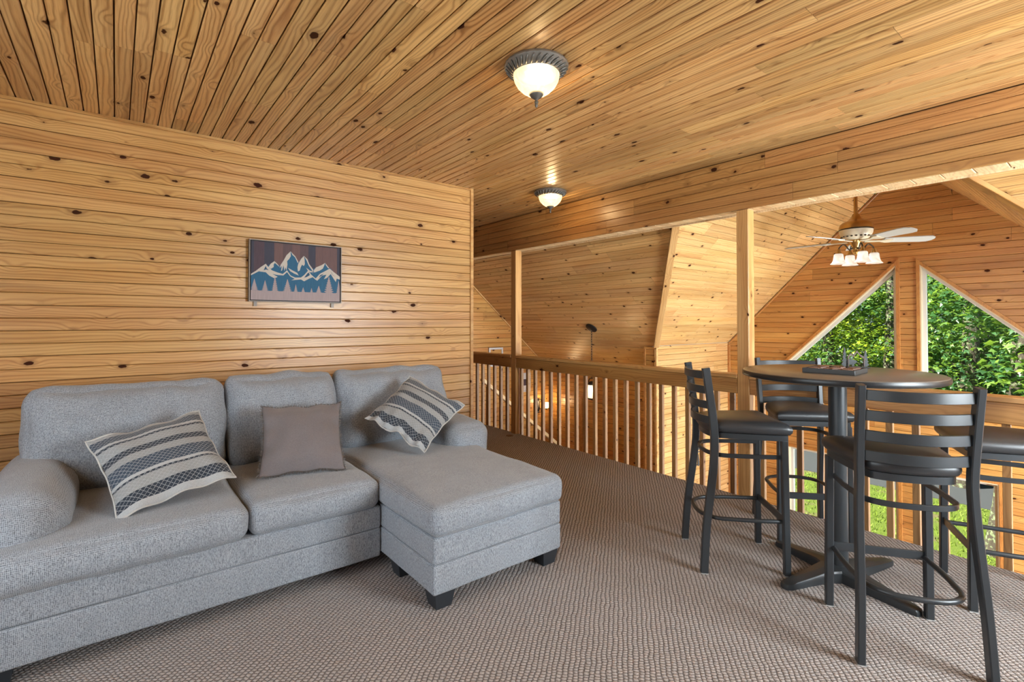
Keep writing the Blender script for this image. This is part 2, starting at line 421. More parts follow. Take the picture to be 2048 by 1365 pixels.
# great room slopes
sl = [(XG, YRI, ZRI), (XG, YK, zl(YK)), (XK, YK, zl(YK)), (3.84, 2.453, zl(2.453)), (3.84, YRI, ZRI)]
o = slab('ceiling_slope_left', sl, (0, -1, -1), 0.08, 0.018, M_BACK); structure(o, 'bright sloped pine ceiling left of the ceiling fan', 'ceiling')
cladding(o, (0, YRI, ZRI), (1, 0, 0), (0, -1, 1), [sl], M_ROOF, BW, 0.01, seg=(0.9, 2.0), ch=0.003)
YV = lambda x: (zw(x) - ZRI) / 0.92 + YRI      # right valley
sr = [(XG, YRI, ZRI), (XG, YRE, ZRE), (XK, YV(XK), zw(XK)), (3.84, YV(3.84), zw(3.84)), (3.84, YRI, ZRI)]
o = slab('ceiling_slope_right', sr, (0, 0.92, -1), 0.08, 0.018, M_BACK); structure(o, 'narrow pale strip of sloped ceiling right of the gable', 'ceiling')
cladding(o, (0, YRI, ZRI), (-1, 0, 0), (0, 1, 0.92), [sr], M_ROOF, BW, 0.0, seg=(0.9, 2.0), ch=0.003)
sq = [(3.84, YV(3.84), zw(3.84)), (3.84, -3.2, zw(3.84)), (XF, -3.2, zw(XF)), (XF, YRE - 0.19, zw(XF)), (XK, YRE - 0.19, zw(XK)), (XK, YV(XK), zw(XK))]
o = slab('ceiling_slope_wing_right', sq, (-0.861, 0, -1), 0.08, 0.018, M_BACK); structure(o, 'sloped pine ceiling at the top right corner, over the right wing', 'ceiling')
cladding(o, (0, 0, zw(0)), (0, -1, 0), (-1, 0, 0.861), [sq], M_ROOF, BW, 0.0, seg=(1.2, 2.6), ch=0.003)
sw = [(3.84, 2.453, zw(3.84)), (XK, YK, zw(XK)), (XK, 4.11, zw(XK)), (XF, 4.11, zw(XF)), (XF, YE, zw(XF)), (3.84, YE, zw(3.84))]
o = slab('ceiling_slope_wing', sw, (-0.861, 0, -1), 0.08, 0.018, M_BACK); structure(o, 'sloped knotty pine ceiling over the stair wing', 'ceiling')
cladding(o, (0, 0, zw(0)), (0, -1, 0), (-1, 0, 0.861), [sw], M_ROOF, BW, 0.0, seg=(1.2, 2.6), ch=0.003)

# knee wall and its end, wing walls
kn = [(XK, YK, ZL), (XG, YK, ZL), (XG, YK, zl(YK)), (XK, YK, zl(YK))]
o = box('wall_knee', XK + 0.018, XG + 0.16, YK + 0.018, 4.092, ZL, 1.0, M_BACK); structure(o, 'pale pine plank wall below the bright ceiling slope', 'wall')
cladding(o, (0, YK, 0), (1, 0, 0), (0, 0, 1), [kn], M_ROOF, BW, 0.03, seg=(0.8, 1.6), ch=0.003)
cladding(o, (XK, 0, 0), (0, -1, 0), (0, 0, 1), [[(XK, YK, ZL), (XK, 4.11, ZL), (XK, 4.11, 1.01), (XK, YK, 1.01)]], M_GABLE, BW, 0.03, seg=(2, 3), ch=0.003)
wf = [(XF, 4.11, ZL), (XF, YE, ZL), (XF, YE, zw(XF)), (XF, 4.11, zw(XF))]
o = box('wall_wing', XF + 0.018, XF + 0.12, 4.10, YE + 0.12, ZL, zw(XF), M_BACK); structure(o, 'shaded pine wall at the far side of the stair wing', 'wall')
cladding(o, (XF, 0, 0), (0, -1, 0), (0, 0, 1), [wf], M_GABLE, BW, 0.0, seg=(1.0, 2.0), ch=0.003)
we = [(2.0, YE, ZL), (XF, YE, ZL), (XF, YE, zw(XF)), (3.9, YE, zw(3.9)), (3.9, YE, ZC), (2.0, YE, ZC)]
o = slab('wall_end', [(p[0], p[1], p[2]) for p in we], (0, -1, 0), 0.1, 0.018, M_BACK); structure(o, 'pine end wall above the staircase', 'wall')
cladding(o, (0, YE, 0), (1, 0, 0), (0, 0, 1), [we], M_GABLE, BW, 0.05, seg=(1.0, 2.2), ch=0.003)

# walls out of sight: behind and beside the camera, and the hall behind the sofa wall
def windowed_wall(name, label, x0, x1, y0, y1, axis, win, mat):
    """plain plank wall; win=(a0,a1,z0,z1)"""
    a0, a1, z0, z1 = win; bm = bmesh.new()
    rng = (x0, x1) if axis == 'x' else (y0, y1)
    for (p, q, r, s) in ((rng[0], a0, 0, ZC), (a1, rng[1], 0, ZC), (a0, a1, 0, z0), (a0, a1, z1, ZC)):
        if axis == 'x': add_box(bm, p, q, y0, y1, r, s)
        else: add_box(bm, x0, x1, p, q, r, s)
    return structure(bm_obj(name, bm, mat), label, 'wall')
o = windowed_wall('wall_right', 'pine wall with a wide window right of the camera', XL, XR_, YN - 0.12, YN - 0.018, 'x', (2.2, 3.5, 0.8, 2.2), M_BACK)
cladding(o, (0, YN, 0), (-1, 0, 0), (0, 0, 1), [[(XL, YN, 0), (XR_, YN, 0), (XR_, YN, ZC), (XL, YN, ZC)], [(2.2, YN, 0.8), (3.5, YN, 0.8), (3.5, YN, 2.2), (2.2, YN, 2.2)]], M_WALL, BW, 2.4465 - 17 * BW, seg=(2.2, 4.2))
o = windowed_wall('wall_back', 'pine wall behind the camera with an opening added for fill light', XL - 0.12, XL - 0.018, YN, YW, 'y', (0.0, 2.6, 0.65, 2.25), M_BACK)
cladding(o, (XL, 0, 0), (0, 1, 0), (0, 0, 1), [[(XL, YN, 0), (XL, YW, 0), (XL, YW, ZC), (XL, YN, ZC)], [(XL, 0.0, 0.65), (XL, 2.6, 0.65), (XL, 2.6, 2.25), (XL, 0.0, 2.25)]], M_WALL, BW, 2.4465 - 17 * BW, seg=(2.2, 4.2))
structure(box('wall_hall', 1.95, 2.05, YW + 0.131, YE + 0.1, 0, ZC, M_WALL), 'plain wall closing the hall behind the sofa wall', 'wall')
bm = bmesh.new()
for (p, q, r, s_) in ((XK, 5.8, ZL, ZRE - 0.06), (7.2, XG + 0.16, ZL, ZRE - 0.06), (5.8, 7.2, 0.75, ZRE - 0.06), (5.8, 7.2, ZL, -2.05)): add_box(bm, p, q, YRE - 0.19, YRE - 0.001, r, s_)
structure(bm_obj('wall_knee_right', bm, M_WALL), 'pine wall with a window below the right slope', 'wall')
structure(box('wall_wing_right', XF + 0.001, XF + 0.12, -3.3, YRE - 0.191, ZL, zw(XF) - 0.06, M_WALL), 'far wall of the right wing', 'wall')
bm = bmesh.new(); WX0, WX1, WZ0, WZ1 = 4.0, 5.0, -1.9, 1.35
for P in ([(3.80, ZL), (WX0, ZL), (WX0, zw(WX0)), (3.80, zw(3.80))], [(WX1, ZL), (XF, ZL), (XF, zw(XF)), (WX1, zw(WX1))], [(WX0, ZL), (WX1, ZL), (WX1, WZ0), (WX0, WZ0)], [(WX0, WZ1), (WX1, WZ1), (WX1, zw(WX1)), (WX0, zw(WX0))]): add_prism(bm, P, 'y', -3.32, -3.2)
structure(bm_obj('wall_wing_end_right', bm, M_WALL), 'end wall of the right wing with a tall window', 'wall')
structure(box('wall_loft_stub', 3.78, 3.835, -3.3, YN, ZL, zw(3.84) - 0.02, M_WALL), 'short pine wall beside the right wing', 'wall')
structure(box('floor_lower', 1.9, XG + 0.1, -3.3, YE + 0.1, ZL - 0.1, ZL, M_LOWFLOOR), 'wooden floor of the room below the loft', 'floor')
structure(box('wall_below_loft', 1.85, 1.95, YN, YE + 0.1, ZL, -0.32, M_WALL), 'pine wall under the loft', 'wall')

# rake trims, valley trim, pale rafter
def strip(name, a, b, w, th, nrm, mat, label, parent=None):
    a, b = Vector(a), Vector(b); x = (b - a).normalized(); n = Vector(nrm).normalized(); y = n.cross(x).normalized(); n = x.cross(y)
    o = box(name, 0, (b - a).length, -w / 2, w / 2, 0, th, mat, parent, 0.003)
    o.matrix_local = Matrix(((x.x, y.x, n.x, a.x), (x.y, y.y, n.y, a.y), (x.z, y.z, n.z, a.z), (0, 0, 0, 1)))
    if label: structure(o, label, 'trim')
    return o
vN = (Vector((0, -1, -1)).normalized() + Vector((-0.861, 0, -1)).normalized())
strip('trim_4', (XK - 0.0, YK - 0.0, zl(YK) + 0.0), (3.92, 2.522, zl(2.522)), 0.07, 0.03, vN, M_ROOF, 'light trim board along the roof valley')
strip('trim_5', (XG - 0.012, YK, zl(YK) - 0.012), (XG - 0.012, YRI, ZRI - 0.014), 0.024, 0.022, (0, -1, -1), M_TRIM, 'thin dark trim where the left slope meets the gable')
strip('trim_6', (XF - 0.012, YE - 0.012, zw(XF)), (3.95, YE - 0.012, zw(3.95)), 0.024, 0.018, (-0.861, 0, -1), M_ROOF, 'thin diagonal trim above the staircase wall')
structure(box('trim_7', XG - 0.03, XG - 0.0005, YK - 0.03, YK - 0.0005, ZL, zl(YK) - 0.03, M_TRIM), 'vertical corner trim between knee wall and gable', 'trim')
structure(box('trim_8', XK - 0.014, XK - 0.0005, 4.085, 4.11, ZL, 0.98, M_TRIM), 'narrow vertical trim on the wing corner', 'trim')
structure(box('trim_11', XK - 0.012, XK + 0.02, YK - 0.012, YK + 0.02, ZL, 0.985, M_ROOF), 'slim corner bead where the pale knee wall begins', 'trim')
structure(box('trim_9', XF - 0.02, XF - 0.0005, 5.86, 5.90, ZL, 0.05, M_TRIM), 'thin vertical batten on the shaded wing wall', 'trim')
# unseen ridge block and flat deck, added to keep sun from leaking in
bm = bmesh.new(); add_prism(bm, [(YRI - 0.3, zr(YRI - 0.3) + 0.04), (YRI, ZRI + 0.04), (YRI + 0.3, zl(YRI + 0.3) + 0.04), (YRI, ZRI + 0.4)], 'x', 3.907, XG + 0.3)
structure(bm_obj('sun_block_ridge', bm, M_BACK), 'unseen sun blocker added along the great room ridge', 'roof')
structure(box('sun_block_loft', XL - 0.3, 3.906, YN - 0.3, YE + 0.3, ZC + 0.10, ZC + 0.16, M_BACK), 'unseen flat sun blocker added over the loft', 'roof')
vR = (Vector((0, 0.92, -1)).normalized() + Vector((-0.861, 0, -1)).normalized())
strip('trim_10', (XK, YV(XK), zw(XK)), (3.92, YV(3.92), zw(3.92)), 0.06, 0.03, vR, M_BEAM, 'narrow trim board along the right roof valley')

# ---------------------------------------------------------------- windows of the gable
M_CASE = pine('pine_casing', (0.50, 0.24, 0.06), (0.44, 0.19, 0.045), (0.28, 0.11, 0.03), knots=0.15, tone=0.05)
M_JAMB = plain('window_jamb_cream', (0.62, 0.51, 0.34), 0.5)
M_SASH = plain('window_sash_white', (0.62, 0.60, 0.56), 0.45)
t = NT('window_glass')
tr = t.n('BsdfTransparent', Color=(0.97, 0.985, 0.975, 1)); gl = t.n('BsdfGlossy', Color=(1, 1, 1, 1), Roughness=0.02)
fr = t.n('LayerWeight', _out=1, Blend=0.12)
ms = t.n('MixShader', i0=t.math('MULTIPLY', fr, 0.35), i1=tr, i2=gl); t.put(t.o.inputs[0], ms)
M_GLASS = t.m
def window(k, P, label):
    """P: opening polygon in (y,z) on the gable plane"""
    w = thing('window_%d' % k, label, 'window', (XG, P[0][0], P[0][1]))
    w['kind'] = 'structure'
    loc = lambda Q: [(p[0] - P[0][0], p[1] - P[0][1]) for p in Q]
    bm = bmesh.new(); add_ring(bm, loc(inset_poly(P, -0.032)), loc(inset_poly(P, 0.001)), 'x', -0.018, 0.0); bm_obj('casing', bm, M_CASE, w)
    bm = bmesh.new(); add_ring(bm, loc(P), loc(inset_poly(P, 0.012)), 'x', -0.012, 0.15); bm_obj('jamb', bm, M_JAMB, w)
    bm = bmesh.new(); add_ring(bm, loc(inset_poly(P, 0.012)), loc(inset_poly(P, 0.045)), 'x', 0.06, 0.11); bm_obj('sash', bm, M_SASH, w)
    bm = bmesh.new(); add_prism(bm, loc(inset_poly(P, 0.045)), 'x', 0.083, 0.088); bm_obj('pane', bm, M_GLASS, w)
window(1, LU, 'tall angled gable window left of the narrow pier, upper row')
window(2, RU, 'tall angled gable window right of the narrow pier, upper row')
window(3, LD, 'lower gable window onto the lawn, left of the pier')
window(4, RD, 'lower gable window with the mossy trunk outside')
def side_window(k, axis, a0, a1, z0, z1, c, label):
    w = thing('window_%d' % k, label, 'window', (a0, c, z0) if axis == 'x' else (c, a0, z0)); w['kind'] = 'structure'
    P = [(0, 0), (a1 - a0, 0), (a1 - a0, z1 - z0), (0, z1 - z0)]
    ax = 'y' if axis == 'x' else 'x'
    bm = bmesh.new(); add_ring(bm, inset_poly(P, -0.06), inset_poly(P, 0.03), ax, -0.03, 0.03); bm_obj('casing', bm, M_CASE, w)
    for f in (1 / 3, 2 / 3):
        bm = bmesh.new(); x = (a1 - a0) * f
        add_prism(bm, [(x - 0.03, 0.03), (x + 0.03, 0.03), (x + 0.03, z1 - z0 - 0.03), (x - 0.03, z1 - z0 - 0.03)], ax, -0.02, 0.02); bm_obj('mullion', bm, M_CASE, w)
    bm = bmesh.new(); add_prism(bm, inset_poly(P, 0.03), ax, -0.004, 0.004); bm_obj('pane', bm, M_GLASS, w)
side_window(5, 'x', 2.2, 3.5, 0.8, 2.2, YN - 0.02, 'wide window in the wall right of the camera')
side_window(6, 'y', 0.0, 2.6, 0.65, 2.25, XL - 0.02, 'unseen window added behind the camera for fill light')  # made-up opening for the fill light at the back
side_window(7, 'x', WX0, WX1, WZ0, WZ1, -3.26, 'tall window in the end wall of the right wing')
side_window(8, 'x', 5.8, 7.2, -2.05, 0.75, YRE - 0.1, 'tall window low on the right side of the great room')

# ---------------------------------------------------------------- posts and railing
for y0, lab in ((4.619, 'slim square pine post near the end of the sofa wall'), (1.82, 'square pine post beside the round table')):
    p = box('post', 3.74, 3.832, y0, y0 + 0.0925, -0.02, ZB - 0.002, M_POST, None, 0.004)
    # grain runs along local x: stand the mesh up
    me = p.data; Mx = Matrix.Rotation(PI / 2, 4, 'Y'); me.transform(Matrix.Translation((-3.786, -(y0 + 0.046), 0))); me.transform(Mx)
    p.matrix_world = Matrix.Translation((3.786, y0 + 0.046, 0)) @ Mx.inverted()
    tag(p, lab, 'post', 'posts under the header beam')
balu = None
def vertical(name, w, h, mat, parent, loc):
    """square stick, grain along its length (local x), standing up"""
    global balu
    if balu is None:
        bm = bmesh.new(); add_box(bm, 0, h, -w / 2, w / 2, -w / 2, w / 2, None, 0.002)
        bmesh.ops.recalc_face_normals(bm, faces=bm.faces[:]); balu = bpy.data.meshes.new('baluster'); bm.to_mesh(balu); bm.free(); balu.materials.append(mat)
    o = bpy.data.objects.new(name, balu); COL.objects.link(o); o.parent = parent
    o.matrix_local = Matrix.Translation(loc) @ Matrix.Rotation(-PI / 2, 4, 'Y')
    return o
def railing(y0, y1, balys, label):
    r = thing('railing', label, 'railing', (3.775, y0, 0), 0, 'railing sections along the loft edge')
    L = y1 - y0
    c = box('top_cap', 0, L, -0.062, 0.062, 0, 0.03, M_POST, r, 0.004); c.matrix_local = Matrix.Translation((0.02, 0, 0.905)) @ Matrix.Rotation(PI / 2, 4, 'Z')
    f = box('rail_board', 0, L, -0.058, 0.058, 0, 0.034, M_RAIL, r, 0.003)
    f.matrix_local = Matrix(((0, 0, 1, -0.034), (1, 0, 0, 0), (0, 1, 0, 0.8465), (0, 0, 0, 1)))
    for y in balys: vertical('baluster', 0.035, 1.05, M_BAL, r, (0.0185, y - y0, -0.15))
B0 = [5.503 - 0.1305 * k for k in range(7)]
railing(4.715, 5.72, [y for y in B0 if y > 4.75], 'short railing section between the sofa wall and the slim post')
railing(1.9145, 4.6175, [4.575] + [4.456 - 0.1305 * k for k in range(20) if 4.456 - 0.1305 * k > 1.94], 'long pine railing section between the two posts')
railing(YN + 0.02, 1.8185, [1.748 - 0.1305 * k for k in range(30) if 1.748 - 0.1305 * k > YN + 0.05], 'pine railing section behind the round bar table')

# ---------------------------------------------------------------- staircase behind the railing
st = thing('staircase', 'pine staircase going down along the end wall behind the railing', 'stairs', (3.78, 5.78, 0))
for k in range(13):
    z = -0.195 * (k + 1); x = 0.25 * k
    box('tread', x, x + 0.275, 0.03, 0.84, z - 0.035, z, M_RAIL, st, 0.004)
    box('riser', x + 0.01, x + 0.028, 0.03, 0.84, z, z + 0.158, M_POST, st)
bm = bmesh.new()
add_prism(bm, [(0, -0.02), (0, -0.38), (3.2, -2.56 - 0.0), (3.2, -2.5), (0.1, -0.06)], 'y', 0.0, 0.028); bm_obj('stringer', bm, M_POST, st)
hr = box('handrail', 0, 3.1, -0.032, 0.032, 0, 0.05, M_PALE, st, 0.01, 2)
ang = math.atan(0.777); hr.matrix_local = Matrix.Translation((0.30, 0.05, 0.50)) @ Matrix.Rotation(ang, 4, 'Y')
for k in range(12):
    x = 0.42 + 0.25 * k; zt = 0.50 - 0.777 * (x - 0.30); b = vertical('baluster', 0.035, 1.05, M_BAL, st, (x, 0.05, zt - 0.83)); b.scale.x = 0.83 / 1.05

# ---------------------------------------------------------------- sofa
def fabric(name, light, dark, fleck, period=0.0052, warm=0.0):
    t = NT(name); tc = t.n('TexCoord', _out=3); k = 2 * PI / period
    wob = t.n('TexNoise', _out=1, Vector=tc, Scale=30.0, Detail=1.0)
    p = t.vmath('ADD', tc, t.vmath('MULTIPLY', t.vmath('SUBTRACT', wob, (0.5, 0.5, 0.5)), (0.006, 0.006, 0.006)))
    s = t.n('SeparateXYZ', _out=None, Vector=t.vmath('MULTIPLY', p, (k, k, k * 0.8)))
    nr = t.n('SeparateXYZ', _out=None, Vector=t.n('NewGeometry', _out=1)); w = 0.0
    for i in range(3):   # threads run along the surface: no weave across the face normal
        w = t.math('ADD', w, t.math('MULTIPLY', t.math('SINE', s.outputs[i]), t.step(t.math('ABSOLUTE', nr.outputs[i]), 0.92, 0.55)))
    w = t.math('MULTIPLY_ADD', w, 0.15, 0.5)
    n1 = t.n('TexNoise', Vector=tc, Scale=240.0, Detail=3.0, Roughness=0.7)
    n2 = t.n('TexNoise', Vector=t.vmath('MULTIPLY', tc, (11.0, 11.0, 6.0)), Scale=1.0, Detail=3.0)
    f = t.math('ADD', t.math('MULTIPLY', w, 0.55), t.math('MULTIPLY', n1, 0.5))
    rib = t.n('TexNoise', Vector=t.vmath('MULTIPLY', tc, (320.0, 320.0, 95.0)), Scale=1.0, Detail=2.0, Roughness=0.6)
    f = t.math('ADD', t.math('MULTIPLY', f, 0.6), t.math('MULTIPLY', rib, 0.42))
    c = t.mix(t.step(f, 0.36, 0.62), dark, light)
    c = t.mix(t.math('MULTIPLY', t.step(n1, 0.62, 0.74), 0.5), c, fleck)
    c = t.n('HueSaturation', Hue=0.5, Saturation=1.0, Value=t.math('MULTIPLY_ADD', n2, 0.22, 0.89), Color=c)
    t.set(Base_Color=c, Roughness=0.92, Sheen_Weight=0.25, Sheen_Roughness=0.5); t.put(t.b.inputs['Specular IOR Level'], 0.15)
    t.bump(f, 0.55, 0.004)
    return t.m
M_SOFA = fabric('grey_tweed', (0.365, 0.40, 0.445), (0.085, 0.094, 0.112), (0.60, 0.61, 0.61))
M_FOOT = plain('black_sofa_foot', (0.022, 0.026, 0.032), 0.45)
from mathutils import noise as MN
def soft_box(name, x0, x1, y0, y1, z0, z1, r, mat, parent, n=(14, 14, 8), bulge=(0, 0, 0), wr=0.0, wf=6.0, M=None, seed=0.0, shape=None):
    """rounded upholstery block; bulge = outward swelling of x, y, z faces"""
    cx, cy, cz = (x0 + x1) / 2, (y0 + y1) / 2, (z0 + z1) / 2; hx, hy, hz = (x1 - x0) / 2, (y1 - y0) / 2, (z1 - z0) / 2
    r = min(r, hx * 0.98, hy * 0.98, hz * 0.98)
    bm = bmesh.new(); vmap = {}
    def grid(k, h):  # denser samples at the rounded rims
        inner = [(-1 + 2 * i / k) * (h - r) for i in range(k + 1)]
        rim = [r * (1 - math.cos(a)) for a in (0.0, 0.5, 0.95, 1.3)]
        return [-h + q for q in rim] + inner + [h - q for q in rim[::-1]]
    G_ = [sorted(set(round(v, 5) for v in grid(k, h))) for k, h in zip(n, (hx, hy, hz))]
    def vert(p):
        key = (round(p[0], 5), round(p[1], 5), round(p[2], 5))
        if key in vmap: return vmap[key]
        q = Vector([max(-(h - r), min(h - r, c)) for c, h in zip(p, (hx, hy, hz))])
        d = Vector(p) - q
        o = q + (d.normalized() * r if d.length > 1e-9 else d)
        ux, uy, uz = p[0] / hx, p[1] / hy, p[2] / hz
        f = lambda a: max(0.0, 1 - a * a)
        o.x += bulge[0] * ux * f(uy) * f(uz) ** 0.7
        o.y += bulge[1] * uy * f(ux) * f(uz) ** 0.7
        o.z += bulge[2] * uz * (f(ux) * f(uy)) ** 0.6
        if shape: o = shape(o, ux, uy, uz)
        if wr:
            nv = MN.noise_vector(o * wf + Vector((seed, seed * 1.7, 0)))
            o += nv * wr
        o += Vector((cx, cy, cz))
        vmap[key] = bm.verts.new(M @ o if M else o); return vmap[key]
    for ax in range(3):
        a, b = [(1, 2), (2, 0), (0, 1)][ax]; h = (hx, hy, hz)[ax]
        for sgn in (-1, 1):
            for i in range(len(G_[a]) - 1):
                for j in range(len(G_[b]) - 1):
                    cs = []
                    for (ii, jj) in ((i, j), (i + 1, j), (i + 1, j + 1), (i, j + 1)):
                        p = [0, 0, 0]; p[ax] = sgn * h; p[a] = G_[a][ii]; p[b] = G_[b][jj]; cs.append(vert(p))
                    if len(set(cs)) == 4:
                        try: bm.faces.new(cs if sgn > 0 else cs[::-1])
                        except ValueError: pass
    return bm_obj(name, bm, mat, parent, True)

SO = (0.75, 3.0, 0.0)
sofa = thing('sofa', 'light grey tweed sofa with a chaise at its right end', 'sofa', SO)
def sb(name, x0, x1, y0, y1, z0, z1, r, mat=M_SOFA, **k):
    M = k.pop('M', None); T = Matrix.Translation((-SO[0], -SO[1], -SO[2]))
    return soft_box(name, x0, x1, y0, y1, z0, z1, r, mat, sofa, M=T @ M if M else T, **k)
# lower frame with its seam
sb('base_panel', -0.41, 1.135, 2.565, 3.62, 0.07, 0.222, 0.012, n=(10, 6, 3), wr=0.003)
sb('base_band', -0.41, 1.135, 2.566, 3.62, 0.223, 0.34, 0.012, n=(10, 6, 3), wr=0.003)
sb('chaise_panel', 1.14, 1.945, 2.0, 3.62, 0.085, 0.222, 0.014, n=(8, 10, 3), wr=0.003)
sb('chaise_band', 1.141, 1.944, 2.001, 3.62, 0.223, 0.345, 0.014, n=(8, 10, 3), wr=0.003)
sb('back_frame', -0.34, 1.97, 3.44, 3.70, 0.07, 0.80, 0.07, n=(10, 3, 6))
# arms
def armshape(o, ux, uy, uz):
    # rolled top: swell above, slim below
    return Vector((o.x * (1.0 + 0.06 * uz), o.y, o.z - 0.03 * max(0, uz) * (1 - uy) * 0.5))
sb('arm', 1.735, 2.065, 2.81, 3.62, 0.10, 0.672, 0.10, n=(6, 8, 6), bulge=(0.01, 0.02, 0.012), wr=0.006, shape=armshape)
sb('arm', -0.44, -0.148, 2.665, 3.62, 0.10, 0.682, 0.125, n=(6, 8, 6), bulge=(0.012, 0.03, 0.015), wr=0.007, seed=3.0, shape=armshape)
# seat cushions
sb('seat_cushion', -0.415, 0.487, 2.535, 3.40, 0.335, 0.492, 0.05, n=(14, 14, 4), bulge=(0.006, 0.022, 0.018), wr=0.006, seed=1.0)
sb('seat_cushion', 0.493, 1.128, 2.545, 3.40, 0.335, 0.492, 0.05, n=(12, 14, 4), bulge=(0.006, 0.022, 0.02), wr=0.006, seed=5.0)
sb('chaise_cushion', 1.132, 1.955, 1.985, 3.40, 0.342, 0.492, 0.045, n=(14, 20, 4), bulge=(0.012, 0.016, 0.024), wr=0.008, seed=8.0)
# back cushions, leaning back
def back_cushion(x0, x1, seed, top=0.60, dz=0.0):
    M = Matrix.Translation(((x0 + x1) / 2, 3.37, 0.44 + dz)) @ Matrix.Rotation(math.radians(-15), 4, 'X')
    def shape(o, ux, uy, uz):
        e = max(0.0, abs(ux) - 0.72) / 0.28
        o.z += 0.022 * e * e * max(0, uz) - 0.012 * max(0, uz) * (1 - e)
        o.y *= 1.0 - 0.25 * max(0, uz) ** 2
        return o
    h = (x1 - x0) / 2
    return sb('back_cushion', -h, h, -0.135, 0.115, 0.0, top - 0.03, 0.10, n=(16, 5, 12), bulge=(0.008, 0.05, 0.02), wr=0.019, wf=7.5, seed=seed, M=M, shape=shape)
back_cushion(-0.355, 0.512, 2.0)
back_cushion(0.522, 1.178, 11.0)
back_cushion(1.188, 2.03, 17.0)
# tapered block feet
for (x, y) in ((1.16, 2.02), (1.83, 2.02), (1.16, 2.40), (-0.39, 2.60), (1.83, 3.5), (-0.39, 3.5)):
    bm = bmesh.new()
    pts = [(0, 0, 0.086), (0.11, 0, 0.086), (0.11, 0.11, 0.086), (0, 0.11, 0.086), (0.015, 0.015, 0), (0.095, 0.015, 0), (0.095, 0.095, 0), (0.015, 0.095, 0)]
    v = [bm.verts.new((p[0] + x - SO[0], p[1] + y - SO[1], p[2])) for p in pts]
    for f in ((0, 1, 2, 3), (7, 6, 5, 4), (0, 4, 5, 1), (1, 5, 6, 2), (2, 6, 7, 3), (3, 7, 4, 0)): bm.faces.new([v[i] for i in f])
    bm_obj('foot', bm, M_FOOT, sofa)

# ---------------------------------------------------------------- scatter cushions
def stripe_material():
    t = NT('striped_woven_cushion'); uv = t.n('UVMap'); s = t.n('SeparateXYZ', _out=None, Vector=uv)
    U, V = s.outputs[0], s.outputs[1]
    cream, white = (0.285, 0.292, 0.292), (0.385, 0.395, 0.40); dk, dk2 = (0.050, 0.068, 0.095), (0.034, 0.042, 0.056)
    stops = [(0.0, white), (0.055, dk2), (0.155, cream), (0.275, dk2), (0.30, white), (0.335, dk), (0.485, cream), (0.575, dk2), (0.655, cream), (0.765, dk2), (0.79, white), (0.825, dk), (0.945, cream)]
    n = t.n('TexNoise', Vector=uv, Scale=90.0, Detail=3.0, Roughness=0.7)
    col = t.ramp(V, stops, 'CONSTANT')
    dark = t.ramp(V, [(p, (1, 1, 1) if sum(c) < 0.4 else (0, 0, 0)) for p, c in stops], 'CONSTANT')
    a = t.math('MULTIPLY', U, 20.0); b = t.math('MULTIPLY', V, 24.0)
    l1 = t.math('ABSOLUTE', t.math('SUBTRACT', t.math('FRACT', t.math('ADD', a, b)), 0.5))
    l2 = t.math('ABSOLUTE', t.math('SUBTRACT', t.math('FRACT', t.math('SUBTRACT', a, b)), 0.5))
    l = t.math('MINIMUM', l1, l2)
    line = t.step(l, 0.09, 0.04)
    line = t.math('MULTIPLY', line, t.step(n, 0.30, 0.52))
    col = t.mix(t.math('MULTIPLY', line, t.math('MULTIPLY_ADD', dark, 0.15, 0.5)), col, (0.44, 0.45, 0.46))
    col = t.n('HueSaturation', Hue=0.5, Saturation=1.0, Value=t.math('MULTIPLY_ADD', n, 0.5, 0.76), Color=col)
    t.set(Base_Color=col, Roughness=0.95, Sheen_Weight=0.2); t.put(t.b.inputs['Specular IOR Level'], 0.1)
    t.bump(t.math('ADD', t.math('MULTIPLY', line, 0.5), n), 0.5, 0.003)
    return t.m
M_STRIPE = stripe_material()
M_PIPE = plain('pale_piping', (0.45, 0.44, 0.42), 0.9)
t = NT('taupe_linen'); tc = t.n('TexCoord', _out=3); nz = t.n('TexNoise', Vector=tc, Scale=220.0, Detail=2.0); nb = t.n('TexNoise', Vector=tc, Scale=6.0, Detail=2.0)
cc = t.mix(nz, (0.115, 0.10, 0.10), (0.195, 0.168, 0.17)); cc = t.n('HueSaturation', Hue=0.5, Saturation=1.0, Value=t.math('MULTIPLY_ADD', nb, 0.25, 0.88), Color=cc)
t.set(Base_Color=cc, Roughness=0.9, Sheen_Weight=0.25); t.bump(nz, 0.2, 0.002); M_TAUPE = t.m
M_FRINGE = plain('taupe_fringe', (0.17, 0.145, 0.13), 0.95)
